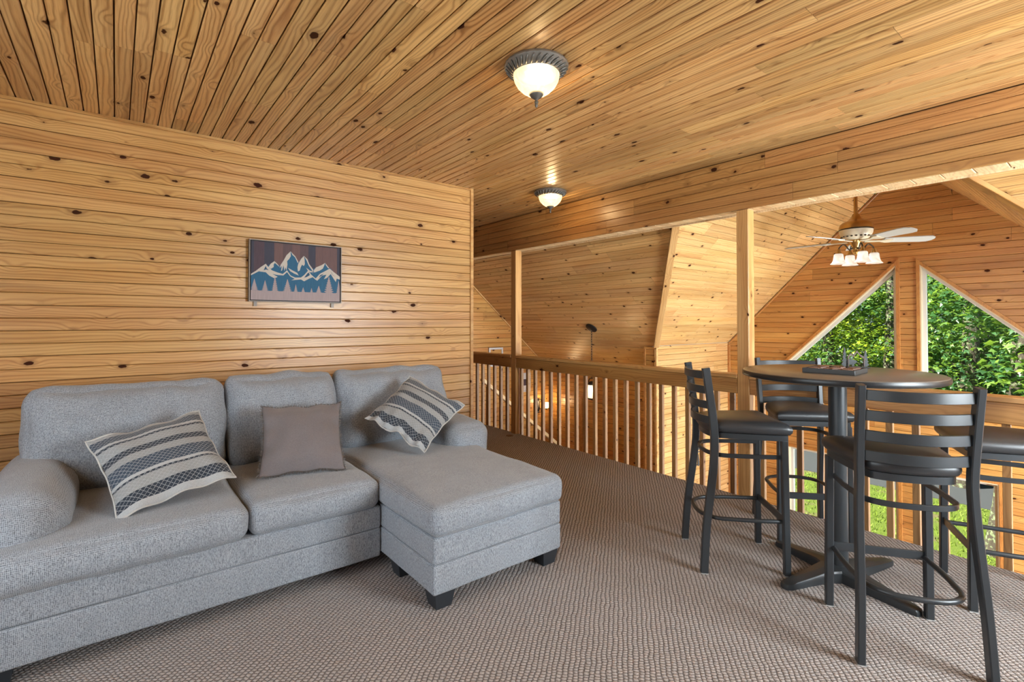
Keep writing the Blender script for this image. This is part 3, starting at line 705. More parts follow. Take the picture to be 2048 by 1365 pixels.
def pillow(name, label, c, u, v, w, h, th, mat, edge, group, seed=0, pucker=0.0, n=30):
    u, v = Vector(u).normalized(), Vector(v); v = (v - u * v.dot(u)).normalized(); nn = u.cross(v)
    root = thing(name, label, 'cushion', c, 0, group)
    root.matrix_world = Matrix(((u.x, v.x, nn.x, c[0]), (u.y, v.y, nn.y, c[1]), (u.z, v.z, nn.z, c[2]), (0, 0, 0, 1)))
    def P(a, b, side):
        x = w / 2 * a * (1 - 0.085 * (1 - b * b)); y = h / 2 * b * (1 - 0.085 * (1 - a * a))
        e = max(0.0, (1 - a ** 4) * (1 - b ** 4))
        z = th / 2 * e ** 0.55 * (0.55 + 0.45 * (1 - a * a) * (1 - b * b)) * side
        p = Vector((x, y, z))
        rim = 1 - e
        p.z += 0.010 * math.sin(a * 9 + seed) * rim + 0.008 * math.sin(b * 11 + seed * 2) * rim
        p.z += 0.006 * MN.noise(Vector((a * 2.2 + seed, b * 2.2, side))) * 2
        if pucker:
            g = math.exp(-((b + 0.93) / 0.3) ** 2)
            p.z += pucker * g * math.sin(a * 17 + seed) * (side > 0); p.y += pucker * 0.9 * g * math.sin(a * 7 + 1.0)
        return p
    vs, fs, uvs = [], [], []
    for side in (1, -1):
        base = len(vs)
        for j in range(n + 1):
            for i in range(n + 1):
                a = math.sin((-1 + 2 * i / n) * PI / 2 * 0.999); b = math.sin((-1 + 2 * j / n) * PI / 2 * 0.999)
                vs.append(P(a, b, side)); uvs.append(((a + 1) / 2, (b + 1) / 2))
        for j in range(n):
            for i in range(n):
                q = [base + j * (n + 1) + i, base + j * (n + 1) + i + 1, base + (j + 1) * (n + 1) + i + 1, base + (j + 1) * (n + 1) + i]
                fs.append(q if side > 0 else q[::-1])
    o = mesh_obj('cover', [tuple(p) for p in vs], fs, mat, root, True)
    ul = o.data.uv_layers.new(name='UVMap')
    ul.data.foreach_set('uv', [k for lp in o.data.loops for k in uvs[lp.vertex_index]])
    rim = []
    m = 26
    for k in range(m): rim.append((-1 + 2 * k / m, -1))
    for k in range(m): rim.append((1, -1 + 2 * k / m))
    for k in range(m): rim.append((1 - 2 * k / m, 1))
    for k in range(m): rim.append((-1, 1 - 2 * k / m))
    pts = [P(a, b, 1) * 0.5 + P(a, b, -1) * 0.5 for a, b in rim]
    if edge == 'piping': tube('piping', [tuple(p * 1.004) for p in pts], 0.0045, M_PIPE, root, 6, True)
    else:
        bm = bmesh.new(); rr = random.Random(seed)
        for p, q in zip(pts, pts[1:] + pts[:1]):
            for k in range(9):
                b0 = p.lerp(q, (k + rr.random() * 0.6) / 9); out = Vector((b0.x, b0.y, 0)).normalized()
                if abs(abs(b0.x) / w - abs(b0.y) / h) > 0.06: out = Vector((math.copysign(1, b0.x), 0, 0)) if abs(b0.x) / w > abs(b0.y) / h else Vector((0, math.copysign(1, b0.y), 0))
                tg = (q - p).normalized() * 0.0022; tip = b0 + out * rr.uniform(0.010, 0.019) + Vector((rr.uniform(-.006, .006), rr.uniform(-.006, .006), rr.uniform(-.006, .006)))
                z = Vector((0, 0, 0.002)); B = b0 - out * 0.006
                a_ = [bm.verts.new(x) for x in (B - tg - z, B + tg - z, B + z, tip)]
                bm.faces.new([a_[0], a_[1], a_[3]]); bm.faces.new([a_[1], a_[2], a_[3]]); bm.faces.new([a_[2], a_[0], a_[3]])
        tag(bm_obj('fringe', bm, M_FRINGE, root), kind='stuff')
    return root
pillow('striped_cushion', 'blue-grey and cream striped cushion leaning flat by the left arm', (0.182, 2.90, 0.685), (0.44, 0.085, 0.075), (-0.17, 0.335, 0.26), 0.47, 0.47, 0.15, M_STRIPE, 'piping', 'scatter cushions on the sofa', 1)
pillow('taupe_cushion', 'plain taupe cushion with frayed edges in the middle of the sofa', (0.835, 2.955, 0.682), (0.42, -0.11, 0.0), (0.02, 0.27, 0.32), 0.43, 0.43, 0.14, M_TAUPE, 'fringe', 'scatter cushions on the sofa', 4)
pillow('striped_cushion', 'striped cushion tipped on its corner against the right arm', (1.555, 2.965, 0.75), (0.22, -0.34, -0.18), (0.405, 0.13, 0.26), 0.46, 0.46, 0.15, M_STRIPE, 'piping', 'scatter cushions on the sofa', 7, 0.012)

# ---------------------------------------------------------------- bar stools
t = NT('charcoal_powder_coat'); tc = t.n('TexCoord', _out=3); nz = t.n('TexNoise', Vector=tc, Scale=300.0, Detail=1.0)
t.set(Base_Color=(0.034, 0.038, 0.042), Roughness=0.36, Metallic=0.15); t.bump(nz, 0.05, 0.001); M_METAL = t.m
t = NT('black_vinyl'); tc = t.n('TexCoord', _out=3); nz = t.n('TexNoise', Vector=tc, Scale=180.0, Detail=2.0)
t.set(Base_Color=(0.030, 0.030, 0.032), Roughness=0.38); t.bump(nz, 0.08, 0.001); M_VINYL = t.m
M_GLIDE = plain('grey_plastic_glide', (0.35, 0.35, 0.34), 0.6)
def add_bar(bm, pts, side, w, h):
    """bar of w (along side) x h swept along pts"""
    pts = [Vector(p) for p in pts]; n = len(pts); rings = []; side = Vector(side)
    for i, p in enumerate(pts):
        tt = (pts[min(i + 1, n - 1)] - pts[max(i - 1, 0)]).normalized()
        s = (side - tt * side.dot(tt)).normalized(); q = tt.cross(s)
        c = min(w, h) * 0.14
        prof = [(-w / 2 + c, -h / 2), (w / 2 - c, -h / 2), (w / 2, -h / 2 + c), (w / 2, h / 2 - c), (w / 2 - c, h / 2), (-w / 2 + c, h / 2), (-w / 2, h / 2 - c), (-w / 2, -h / 2 + c)]
        rings.append([bm.verts.new(p + s * a + q * b) for a, b in prof])
    for A, B in zip(rings, rings[1:]):
        for k in range(8): bm.faces.new([A[k], A[(k + 1) % 8], B[(k + 1) % 8], B[k]])
    bm.faces.new(rings[0][::-1]); bm.faces.new(rings[-1])
def bar(name, pts, side, w, h, mat, parent):
    bm = bmesh.new(); add_bar(bm, pts, side, w, h); return bm_obj(name, bm, mat, parent, True, 40)
def smooth_path(P, m=6):
    P = [Vector(p) for p in P]; out = []
    for i in range(len(P) - 1):
        p0, p1, p2, p3 = P[max(i - 1, 0)], P[i], P[i + 1], P[min(i + 2, len(P) - 1)]
        for k in range(m):
            s = k / m
            out.append(0.5 * ((2 * p1) + (p2 - p0) * s + (2 * p0 - 5 * p1 + 4 * p2 - p3) * s * s + (3 * p1 - p0 - 3 * p2 + p3) * s ** 3))
    return out + [P[-1]]
REAR = smooth_path([(-0.222, 0, 0.004), (-0.205, 0, 0.25), (-0.168, 0, 0.53), (-0.158, 0, 0.70), (-0.168, 0, 0.84), (-0.203, 0, 1.09)], 5)
def rear_x(z):
    for a, b in zip(REAR, REAR[1:]):
        if a.z <= z <= b.z: return a.x + (b.x - a.x) * (z - a.z) / (b.z - a.z)
    return REAR[-1].x
def rear_y(z): return 0.212 - 0.024 * max(0.0, min(1.0, z / 0.70)) if z < 0.70 else 0.188 + 0.006 * (z - 0.7) / 0.39
def make_stool(label):
    s = thing('bar_stool', label, 'bar stool', (0, 0, 0), 0, 'bar stools around the round table')
    for sg in (-1, 1):
        l = bar('leg', [(0.205, sg * 0.198, 0.004), (0.198, sg * 0.192, 0.706)], (0, 1, 0), 0.033, 0.033, M_METAL, s)
        box('glide', 0.188, 0.222, sg * 0.198 - 0.017, sg * 0.198 + 0.017, 0, 0.0038, M_GLIDE, l)
        l = bar('back_leg', [(p.x, sg * rear_y(p.z), p.z) for p in REAR], (0, 1, 0), 0.028, 0.040, M_METAL, s)
        box('glide', -0.241, -0.204, sg * 0.212 - 0.016, sg * 0.212 + 0.016, 0, 0.0038, M_GLIDE, l)
    for zc in (1.05, 0.968, 0.886, 0.804):
        x = rear_x(zc); yy = rear_y(zc) - 0.013
        pts = [(x - 0.058 * (1 - (k / 8) ** 2), yy * k / 8, zc) for k in range(-8, 9)]
        bar('slat', pts, (0.16 * 0, 0, 1), 0.042, 0.012, M_METAL, s)
    # seat: front straight, narrowing to a round back
    out = []
    for k in range(9): out.append((0.225, -0.208 + 0.416 * k / 8))
    for k in range(1, 14):
        a = k / 14; yb = 0.213 - 0.05 * a ** 1.6
        out.append((0.225 - 0.358 * a - (0.0), yb))
    for k in range(1, 12):
        a = PI / 2 * (1 - 2 * k / 12); out.append((-0.133 - 0.052 * math.cos(a), 0.158 * math.sin(a)))
    for k in range(13, 0, -1):
        a = k / 14; yb = 0.213 - 0.05 * a ** 1.6
        out.append((0.225 - 0.358 * a, -yb))
    bm = bmesh.new(); rings = []
    for sc, z in ((0.90, 0.736), (0.985, 0.739), (1.03, 0.752), (1.04, 0.767), (1.02, 0.782), (0.95, 0.795), (0.8, 0.805), (0.5, 0.812), (0.2, 0.815)):
        rings.append([bm.verts.new((0.015 + (x - 0.015) * sc, y * sc, z)) for x, y in out])
    m = len(out)
    for A, B in zip(rings, rings[1:]):
        for k in range(m): bm.faces.new([A[k], A[(k + 1) % m], B[(k + 1) % m], B[k]])
    bm.faces.new(rings[0][::-1]); bm.faces.new(rings[-1])
    bm_obj('seat_cushion', bm, M_VINYL, s, True, 60)
    bm = bmesh.new(); fo = [(0.015 + (x - 0.015) * 0.96, y * 0.95) for x, y in out]; fi = [(0.015 + (x - 0.015) * 0.84, y * 0.82) for x, y in out]
    add_ring(bm, fo, fi, 'z', 0.706, 0.7355); bm_obj('seat_frame', bm, M_METAL, s, True, 40)
    def hoop(z, xb, yf):
        P = [(0.19, yf, z), (0.05, yf + 0.002, z), (-0.06, yf - 0.006, z)]
        for k in range(1, 12):
            a = PI / 2 * (1 - k / 6); P.append((-0.06 + (xb + 0.06) * math.cos(a) ** 0.8 if abs(math.cos(a)) > 1e-6 else -0.06, (yf - 0.006) * (math.copysign(abs(math.sin(a)) ** 0.8, math.sin(a))), z))
        P += [(-0.06, -yf + 0.006, z), (0.05, -yf - 0.002, z), (0.19, -yf, z)]
        return smooth_path(P, 2)
    bar('stretcher', hoop(0.615, -0.178, 0.176), (0, 0, 1), 0.022, 0.012, M_METAL, s)
    tube('foot_ring', hoop(0.275, -0.215, 0.180), 0.0115, M_METAL, s, 8)
    box('foot_rest', 0.196, 0.208, -0.185, 0.185, 0.262, 0.30, M_METAL, s, 0.002)
    return s
def place(o, x, y, fx, fy): o.location = (x, y, 0); o.rotation_euler = (0, 0, math.atan2(fy, fx))
s0 = make_stool('bar stool left of the round table, facing right in front of the railing')
s1 = copy_tree(s0); s1['label'] = 'nearest bar stool, its ladder back turned to the camera'
s2 = copy_tree(s0); s2['label'] = 'bar stool behind the round table, backed against the railing'
s3 = copy_tree(s0); s3['label'] = 'bar stool at the right edge, only its seat and legs in view'
place(s0, 2.774, 1.445, 0.71, -0.70)
place(s1, 2.600, 0.641, 0.82, 0.57)
place(s2, 3.470, 1.360, -0.735, -0.68)
place(s3, 3.385, 0.385, -0.43, 0.90)

# ---------------------------------------------------------------- round bar table
TC = (3.0, 0.99)
t = NT('dark_laminate'); tc = t.n('TexCoord', _out=3); nz = t.n('TexNoise', Vector=tc, Scale=260.0, Detail=2.0)
t.set(Base_Color=t.mix(nz, (0.10, 0.086, 0.073), (0.14, 0.122, 0.105)), Roughness=0.28); M_LAM = t.m
tb = thing('bar_table', 'tall round dark bar table on a black column', 'table', (*TC, 0))
lathe('table_top', [(0.0, 1.042), (0.444, 1.042), (0.453, 1.046), (0.457, 1.054), (0.457, 1.066), (0.454, 1.073), (0.448, 1.076), (0.0, 1.0765)], M_LAM, tb, 72)
lathe('edge_band', [(0.4575, 1.047), (0.4595, 1.052), (0.4595, 1.066), (0.4575, 1.071)], plain('black_edge_band', (0.012, 0.012, 0.013), 0.35), tb, 72)
lathe('mounting_plate', [(0.0, 1.022), (0.06, 1.022), (0.14, 1.036), (0.14, 1.0415), (0, 1.0415)], M_METAL, tb, 24)
lathe('column', [(0.0425, 0.055), (0.0425, 1.022)], M_METAL, tb, 32)
bm = bmesh.new(); NA = 64; prof = []
def arm_r(a):
    d = min(abs(((a - k * PI / 2) + PI) % (2 * PI) - PI) for k in range(4))
    return 0.085, d
outl = []
for k in range(4):   # cross foot: four straight arms joined by round fillets
    b = k * PI / 2; ca, sa = math.cos(b), math.sin(b)
    for (x, y) in ((0.36, -0.030), (0.385, -0.022), (0.392, 0.0), (0.385, 0.022), (0.36, 0.030), (0.16, 0.038), (0.11, 0.046), (0.078, 0.062), (0.066, 0.066)):
        outl.append((x * ca - y * sa, x * sa + y * ca))
def base_z(x, y):
    r = math.hypot(x, y); return 0.030 + 0.038 * max(0.0, 1 - r / 0.38)
m = len(outl); lv = []
for sc, zf in ((1.0, 0.0), (1.0, 0.55), (0.985, 0.85), (0.90, 1.0)):
    lv.append([bm.verts.new((x * (1 if sc > 0.99 else sc), y * (1 if sc > 0.99 else sc), base_z(x, y) * zf)) for x, y in outl])
for A, B in zip(lv, lv[1:]):
    for k in range(m): bm.faces.new([A[k], A[(k + 1) % m], B[(k + 1) % m], B[k]])
c = bm.verts.new((0, 0, 0.07))
for k in range(m): bm.faces.new([lv[-1][k], lv[-1][(k + 1) % m], c])
bm.faces.new(lv[0][::-1])
o = bm_obj('cross_foot', bm, M_METAL, tb, True, 35); o.rotation_euler = (0, 0, math.radians(161 - 90))

# ---------------------------------------------------------------- board game and figure on the table
M_DARKWOOD = plain('black_painted_wood', (0.035, 0.036, 0.037), 0.5)
M_PIECE = plain('brown_wooden_piece', (0.16, 0.075, 0.045), 0.5)
gx, gy, gz = 2.925, 0.977, 1.0768
gm = thing('board_game', 'shallow black game tray with wooden pieces on the bar table', 'game', (gx, gy, gz), math.radians(3))
box('base', -0.108, 0.108, -0.113, 0.113, 0, 0.009, M_DARKWOOD, gm, 0.001)
for (x0, x1, y0, y1) in ((-0.112, -0.104, -0.117, 0.117), (0.104, 0.112, -0.117, 0.117), (-0.104, 0.104, -0.117, -0.109), (-0.104, 0.104, 0.109, 0.117)):
    box('rim', x0, x1, y0, y1, 0, 0.024, M_DARKWOOD, gm, 0.0012)
for i in range(3):
    for j in range(3):
        x, y = -0.068 + 0.068 * i, -0.072 + 0.072 * j
        bm = bmesh.new()
        if (i + j) % 2:
            for a in (PI / 4, -PI / 4): add_box(bm, -0.031, 0.031, -0.008, 0.008, 0.0095, 0.025 + 0.0005 * (a > 0), Matrix.Translation((x, y, 0)) @ Matrix.Rotation(a, 4, 'Z'))
        else:
            po = [(x + 0.027 * math.cos(a), y + 0.027 * math.sin(a)) for a in [2 * PI * k / 14 for k in range(14)]]
            pi = [(x + 0.013 * math.cos(a), y + 0.013 * math.sin(a)) for a in [2 * PI * k / 14 for k in range(14)]]
            add_ring(bm, po, pi, 'z', 0.0095, 0.025)
        bm_obj('game_piece', bm, M_PIECE, gm)
M_FIG = plain('dark_green_metal', (0.005, 0.008, 0.008), 0.5); M_FIGB = plain('rust_brown_metal', (0.07, 0.035, 0.025), 0.55)
fg = thing('metal_figure', 'small dark metal bear and pine tree figure behind the game tray', 'figurine', (3.335, 1.012, 1.0768), math.radians(-51))
def fig(name, pts, y0, y1, mat):
    bm = bmesh.new(); add_prism(bm, pts, 'y', y0, y1); return bm_obj(name, bm, mat, fg)
def fir(cx, z0, h, w, k=5):
    L, Rr = [], []
    for i in range(k):
        za, zb = z0 + h * (0.12 + 0.88 * i / k), z0 + h * (0.12 + 0.88 * (i + 1) / k); wa = w * (1 - i / k) + 0.002; wb = wa * 0.42
        L += [(cx - wa, za), (cx - wb, za + (zb - za) * 0.85)]; Rr += [(cx + wa, za), (cx + wb, za + (zb - za) * 0.85)]
    st_ = [(cx - 0.003, z0), (cx + 0.003, z0)]
    return st_ + Rr + [(cx, z0 + h)] + L[::-1]
fig('pine_tree', fir(-0.052, 0.004, 0.112, 0.016), -0.004, 0.004, M_FIG)
fig('pine_tree', fir(0.055, 0.004, 0.094, 0.017), -0.004, 0.004, M_FIG)
fig('bear', [(-0.046, 0.004), (-0.038, 0.004), (-0.034, 0.016), (-0.016, 0.016), (-0.014, 0.004), (-0.006, 0.004), (-0.002, 0.020), (0.008, 0.026), (0.012, 0.034), (0.006, 0.040), (-0.004, 0.044), (-0.020, 0.048), (-0.038, 0.046), (-0.048, 0.034), (-0.049, 0.018)], -0.003, 0.003, M_FIG)
mt = [(-0.04, 0.062), (-0.022, 0.082), (-0.010, 0.070), (0.008, 0.098), (0.026, 0.074), (0.038, 0.066), (0.052, 0.05)]
fig('mountain_outline', mt + [(x, z - 0.011) for x, z in mt[::-1]], -0.012, -0.008, M_FIGB)
box('plinth', -0.072, 0.072, -0.016, 0.016, 0, 0.005, M_FIG, fg, 0.001)
for x in (-0.035, 0.045): box('support', x - 0.002, x + 0.002, -0.012, -0.008, 0.004, 0.062, M_FIGB, fg)

# ---------------------------------------------------------------- ceiling lamps
M_PEWTER = plain('aged_pewter', (0.30, 0.28, 0.25), 0.42, 0.75)
M_PEWTER_D = plain('dark_aged_metal', (0.13, 0.12, 0.105), 0.5, 0.6)
def lamp_glass(name, emit, col, trans=0.35, tl_=(0.10, 0.08, 0.055, 1)):
    t = NT(name); tc = t.n('TexCoord', _out=3)
    nz = t.n('TexNoise', Vector=tc, Scale=13.0, Detail=3.0, Distortion=1.6)
    c = t.mix(t.step(nz, 0.40, 0.62), tuple(0.62 * v for v in col), col)
    em = t.n('Emission', Color=c, Strength=emit); tl = t.n('BsdfTranslucent', Color=tl_); gl = t.n('BsdfGlossy', Color=(1, 1, 1, 1), Roughness=0.15); tr = t.n('BsdfTransparent', Color=(1, 0.95, 0.85, 1))
    a = t.n('MixShader', i0=trans, i1=tl, i2=tr); a = t.n('MixShader', i0=0.06, i1=a, i2=gl)
    t.put(t.o.inputs[0], t.n('AddShader', i0=a, i1=em)); return t.m
M_BOWL = lamp_glass('alabaster_glass_lit', 0.42, (1.0, 0.80, 0.46))
WARM = (1.0, 0.74, 0.42)
def point(name, loc, e, r=0.03, parent=None, col=WARM):
    l = bpy.data.lights.new(name, 'POINT'); l.energy = e; l.color = col; l.shadow_soft_size = r
    o = bpy.data.objects.new(name, l); COL.objects.link(o); o.location = loc
    if parent: o.parent = parent
    return o
def ceiling_lamp(x, y, label, rz=0):
    r = thing('ceiling_lamp', label, 'lamp', (x, y, ZC), rz, 'flush ceiling lamps')
    lathe('pan', [(0.150, -0.0005), (0.155, -0.006), (0.157, -0.014), (0.150, -0.020), (0.122, -0.040), (0.117, -0.046), (0.108, -0.046), (0.108, -0.030), (0.0, -0.028)], M_PEWTER, r, 64, None, lambda a, z: 0.012 * math.sin(a * 40) if -0.021 < z < -0.004 else 0)
    bm = bmesh.new()
    for k in range(30):   # rope-leaf border standing proud of the pan
        a = 2 * PI * k / 30
        P = [(0.118 + 0.034 * s, a + 0.16 * s, -0.046 + 0.026 * s) for s in (0.0, 0.33, 0.66, 1.0)]
        add_tube(bm, [(q * math.cos(b), q * math.sin(b), z - 0.002) for q, b, z in P], [0.003, 0.006, 0.0065, 0.003], 5)
    bm_obj('leaf_border', bm, M_PEWTER_D, r, True)
    lathe('bead_ring', [(0.108, -0.046), (0.113, -0.050), (0.116, -0.047)], M_PEWTER, r, 64, None, lambda a, z: 0.01 * math.sin(a * 60))
    lathe('glass_bowl', [(0.110, -0.044), (0.113, -0.058), (0.108, -0.080), (0.094, -0.105), (0.072, -0.127), (0.050, -0.142), (0.030, -0.150)], M_BOWL, r, 60, None, lambda a, z: 0.02 * math.sin(a * 30) * max(0, (-z - 0.118) / 0.03) if z < -0.118 else 0)
    lathe('finial', [(0.0, -0.134), (0.033, -0.140), (0.034, -0.148), (0.026, -0.160), (0.012, -0.168), (0.007, -0.176), (0.009, -0.180), (0.010, -0.186), (0.006, -0.191), (0.008, -0.195), (0.008, -0.202), (0.003, -0.210), (0.0, -0.213)], M_PEWTER_D, r, 24, None, lambda a, z: 0.06 * math.sin(a * 12) if -0.162 < z < -0.138 else 0)
    point('bulb', (0.035, 0.02, -0.088), 9, 0.03, r)
    return r
ceiling_lamp(1.60, 1.815, 'large flush ceiling lamp with alabaster bowl above the chaise')
ceiling_lamp(3.268, 3.505, 'smaller looking ceiling lamp near the header beam')

# ---------------------------------------------------------------- ceiling fan
M_BRASS = plain('polished_brass', (0.50, 0.30, 0.10), 0.28, 0.9); M_BRASSD = plain('antique_brass_dark', (0.06, 0.045, 0.03), 0.35, 0.8)
M_BLADE = plain('white_fan_blade', (0.50, 0.51, 0.48), 0.5); M_CREAM = plain('cream_enamel', (0.62, 0.55, 0.40), 0.35)
M_SHADE = lamp_glass('frosted_glass_shade', 0.22, (1.0, 0.95, 0.88), 0.08, (0.85, 0.83, 0.80, 1))
fx, fy = 5.68, 1.70
fan = thing('ceiling_fan', 'brass ceiling fan with pale blades and bell glass shades', 'ceiling fan', (fx, fy, 2.20))
ZT = min(zl(fy), zr(fy)) - 2.20
lathe('canopy', [(0.0, ZT - 0.09), (0.02, ZT - 0.09), (0.055, ZT - 0.06), (0.068, ZT - 0.02), (0.06, ZT - 0.012)], M_BRASS, fan, 24)
lathe('downrod', [(0.017, 0.18), (0.017, ZT - 0.06)], M_BRASS, fan, 16)
lathe('motor_housing', [(0.0, 0.20), (0.028, 0.20), (0.036, 0.175), (0.05, 0.15), (0.075, 0.132), (0.112, 0.118), (0.134, 0.098), (0.142, 0.070), (0.142, 0.052)], M_BRASS, fan, 40)
lathe('housing_band', [(0.142, 0.051), (0.144, 0.046), (0.142, 0.040)], M_BRASSD, fan, 40)
lathe('lower_housing', [(0.141, 0.039), (0.138, 0.010), (0.124, -0.022), (0.10, -0.045), (0.06, -0.056), (0.0, -0.056)], M_CREAM, fan, 40)
for k in range(20):
    a = 2 * PI * k / 20; M = Matrix.Rotation(a, 4, 'Z') @ Matrix.Translation((0.121, 0, -0.022))
    lathe('vent_stud', [(0.0, -0.013), (0.009, -0.010), (0.010, 0.0), (0.0, 0.004)], M_BRASSD, fan, 8, M)
for k in range(5):
    a = math.radians(-38.6 - 14 + 72 * k); Rz = Matrix.Rotation(a, 4, 'Z'); Tl = Matrix.Rotation(math.radians(-13), 4, 'X')
    bl = bmesh.new(); n = 14; top, bot = [], []
    outl = [(0.235, -0.052), (0.56, -0.070), (0.615, -0.064), (0.648, -0.035), (0.655, 0.0), (0.648, 0.035), (0.615, 0.064), (0.56, 0.070), (0.235, 0.052), (0.222, 0.0)]
    add_prism(bl, outl, 'z', -0.004, 0.004); bl.transform(Rz @ Matrix.Translation((0, 0, -0.065)) @ Tl)
    b = bm_obj('blade', bl, M_BLADE, fan)
    bi = bmesh.new(); add_prism(bi, [(0.07, -0.016), (0.20, -0.014), (0.26, -0.042), (0.30, -0.038), (0.29, 0.0), (0.30, 0.038), (0.26, 0.042), (0.20, 0.014), (0.07, 0.016)], 'z', -0.013, -0.0045); bi.transform(Rz @ Matrix.Translation((0, 0, -0.065)) @ Tl)
    bm_obj('blade_iron', bi, M_CREAM, b)
lathe('light_hub', [(0.0, -0.056), (0.058, -0.056), (0.060, -0.07), (0.046, -0.10), (0.03, -0.13), (0.026, -0.16), (0.032, -0.175), (0.018, -0.20), (0.0, -0.205)], M_BRASS, fan, 24)
for k in range(4):
    a = math.radians(-38.6 - 15 + 90 * k); ca, sa = math.cos(a), math.sin(a)
    P = smooth_path([(0.03 * ca, 0.03 * sa, -0.135), (0.06 * ca, 0.06 * sa, -0.150), (0.085 * ca, 0.085 * sa, -0.115), (0.110 * ca, 0.110 * sa, -0.098), (0.143 * ca, 0.143 * sa, -0.125), (0.153 * ca, 0.153 * sa, -0.155)], 4)
    arm = tube('light_arm', P, 0.0065, M_BRASSD, fan, 8)
    M = Matrix.Translation((0.153 * ca, 0.153 * sa, -0.15))
    lathe('lamp_socket', [(0.0, 0.008), (0.014, 0.006), (0.020, -0.02), (0.032, -0.038), (0.030, -0.042), (0.0, -0.042)], M_BRASS, arm, 20, M)
    lathe('glass_shade', [(0.030, -0.036), (0.040, -0.046), (0.043, -0.075), (0.048, -0.105), (0.060, -0.128), (0.072, -0.138), (0.070, -0.140), (0.056, -0.130), (0.044, -0.105), (0.039, -0.075), (0.036, -0.048)], M_SHADE, arm, 28, M)
tube('pull_chain', [(0.012, -0.01, -0.20), (0.012, -0.01, -0.29)], 0.0025, M_BRASSD, fan, 6)

# ---------------------------------------------------------------- pendant lantern, wall sconce
M_BRONZE = plain('dark_bronze', (0.035, 0.028, 0.024), 0.45, 0.6)
M_LANT = lamp_glass('lantern_glass_lit', 0.5, (1.0, 0.85, 0.58), 0.3)
px_, py_ = 5.269, 4.80; pz_ = zw(px_)
pn = thing('pendant_lantern', 'glowing glass pendant lantern on a chain in the stair wing', 'lamp', (px_, py_, pz_))
cn = lathe('ceiling_plate', [(0.0, -0.004), (0.085, -0.004), (0.085, -0.016), (0.06, -0.030), (0.0, -0.036)], M_BRONZE, pn, 28); cn.rotation_euler = (0, math.atan(0.861), 0)
bm = bmesh.new(); zc = -0.03
for k in range(20):
    pts = [((0.011 * math.cos(q)) * (k % 2 == 0), (0.011 * math.cos(q)) * (k % 2), zc - 0.018 + 0.022 * math.sin(q)) for q in [2 * PI * i / 10 for i in range(10)]]
    add_tube(bm, pts, 0.003, 5, False, True); zc -= 0.0345
bm_obj('chain', bm, M_BRONZE, pn, True)
zt_ = 0.50 - pz_
tube('bail', [(0.0, 0.062 * math.cos(q), zt_ - 0.03 + 0.075 * math.sin(q)) for q in [PI * i / 12 for i in range(13)]], 0.006, M_BRONZE, pn, 6)
lathe('lantern_cap', [(0.0, zt_ + 0.0), (0.03, zt_ - 0.005), (0.068, zt_ - 0.035), (0.068, zt_ - 0.05), (0, zt_ - 0.05)], M_BRONZE, pn, 24)
lathe('lantern_glass', [(0.052, zt_ - 0.05), (0.054, zt_ - 0.215), (0.05, zt_ - 0.235)], M_LANT, pn, 24)
lathe('lantern_base', [(0.0, zt_ - 0.235), (0.062, zt_ - 0.235), (0.062, zt_ - 0.248), (0.02, zt_ - 0.262), (0, zt_ - 0.27)], M_BRONZE, pn, 24)
point('bulb', (0, 0, zt_ - 0.13), 12, 0.03, pn)
sx0, sz0 = 5.885, -0.155
sc_ = thing('wall_sconce', 'bronze wall sconce with a lit glass bowl beside the stairs', 'lamp', (sx0, YE, sz0))
lathe('back_plate', [(0.0, 0.006), (0.03, 0.006), (0.045, 0.016), (0.03, 0.028), (0.0, 0.03)], M_BRONZE, sc_, 20, Matrix.Diagonal((1, 1, 1, 1)) @ Matrix.Rotation(PI / 2, 4, 'X') @ Matrix.Diagonal((1, 3.0, 1, 1)))
for q in (-1, 1):
    tube('scroll', smooth_path([(0.0, -0.02, 0.04 * q), (0.05, -0.03, 0.08 * q), (0.035, -0.03, 0.12 * q), (0.0, -0.025, 0.10 * q), (-0.04, -0.03, 0.12 * q), (-0.045, -0.03, 0.06 * q), (0, -0.02, 0.02 * q)], 4), 0.006, M_BRONZE, sc_, 6)
tube('sconce_arm', smooth_path([(0, -0.02, -0.02), (0.03, -0.07, -0.05), (0.06, -0.14, -0.05), (0.07, -0.16, -0.02)], 4), 0.007, M_BRONZE, sc_, 6)
lathe('glass_bowl', [(0.02, -0.03), (0.05, -0.015), (0.075, 0.02), (0.082, 0.055), (0.084, 0.065)], M_LANT, sc_, 24, Matrix.Translation((0.07, -0.16, 0.0)))
lathe('bowl_finial', [(0.0, -0.065), (0.012, -0.05), (0.02, -0.03), (0.0, -0.028)], M_BRONZE, sc_, 12, Matrix.Translation((0.07, -0.16, 0.0)))
point('bulb', (0.07, -0.16, 0.05), 9, 0.03, sc_)
from mathutils.geometry import tessellate_polygon

# ---------------------------------------------------------------- mountain picture on the sofa wall
PW, PH = 0.652, 0.441
pic = thing('mountain_picture', 'framed print of blue mountains and pine trees above the sofa', 'picture', (0.7275, YW - 0.001, 1.484))
M_FRAME = plain('champagne_frame', (0.17, 0.14, 0.115), 0.45, 0.3); M_GAPB = plain('black_liner', (0.008, 0.008, 0.01), 0.7)
def tint(name, c, amt=0.25):
    t = NT(name); tc = t.n('TexCoord', _out=3); n = t.n('TexNoise', Vector=t.vmath('MULTIPLY', tc, (180.0, 1.0, 12.0)), Scale=1.0, Detail=3.0)
    t.set(Base_Color=t.mix(n, tuple(v * (1 - amt * 1.4) for v in c), tuple(min(1, v * (1 + amt)) for v in c)), Roughness=0.7); return t.m
rect = lambda a, b, c, d: [(a, c), (b, c), (b, d), (a, d)]
bm = bmesh.new(); add_ring(bm, rect(0, PW, 0, PH), rect(0.006, PW - 0.006, 0.006, PH - 0.006), 'y', -0.040, 0.0); bm_obj('frame', bm, M_FRAME, pic)
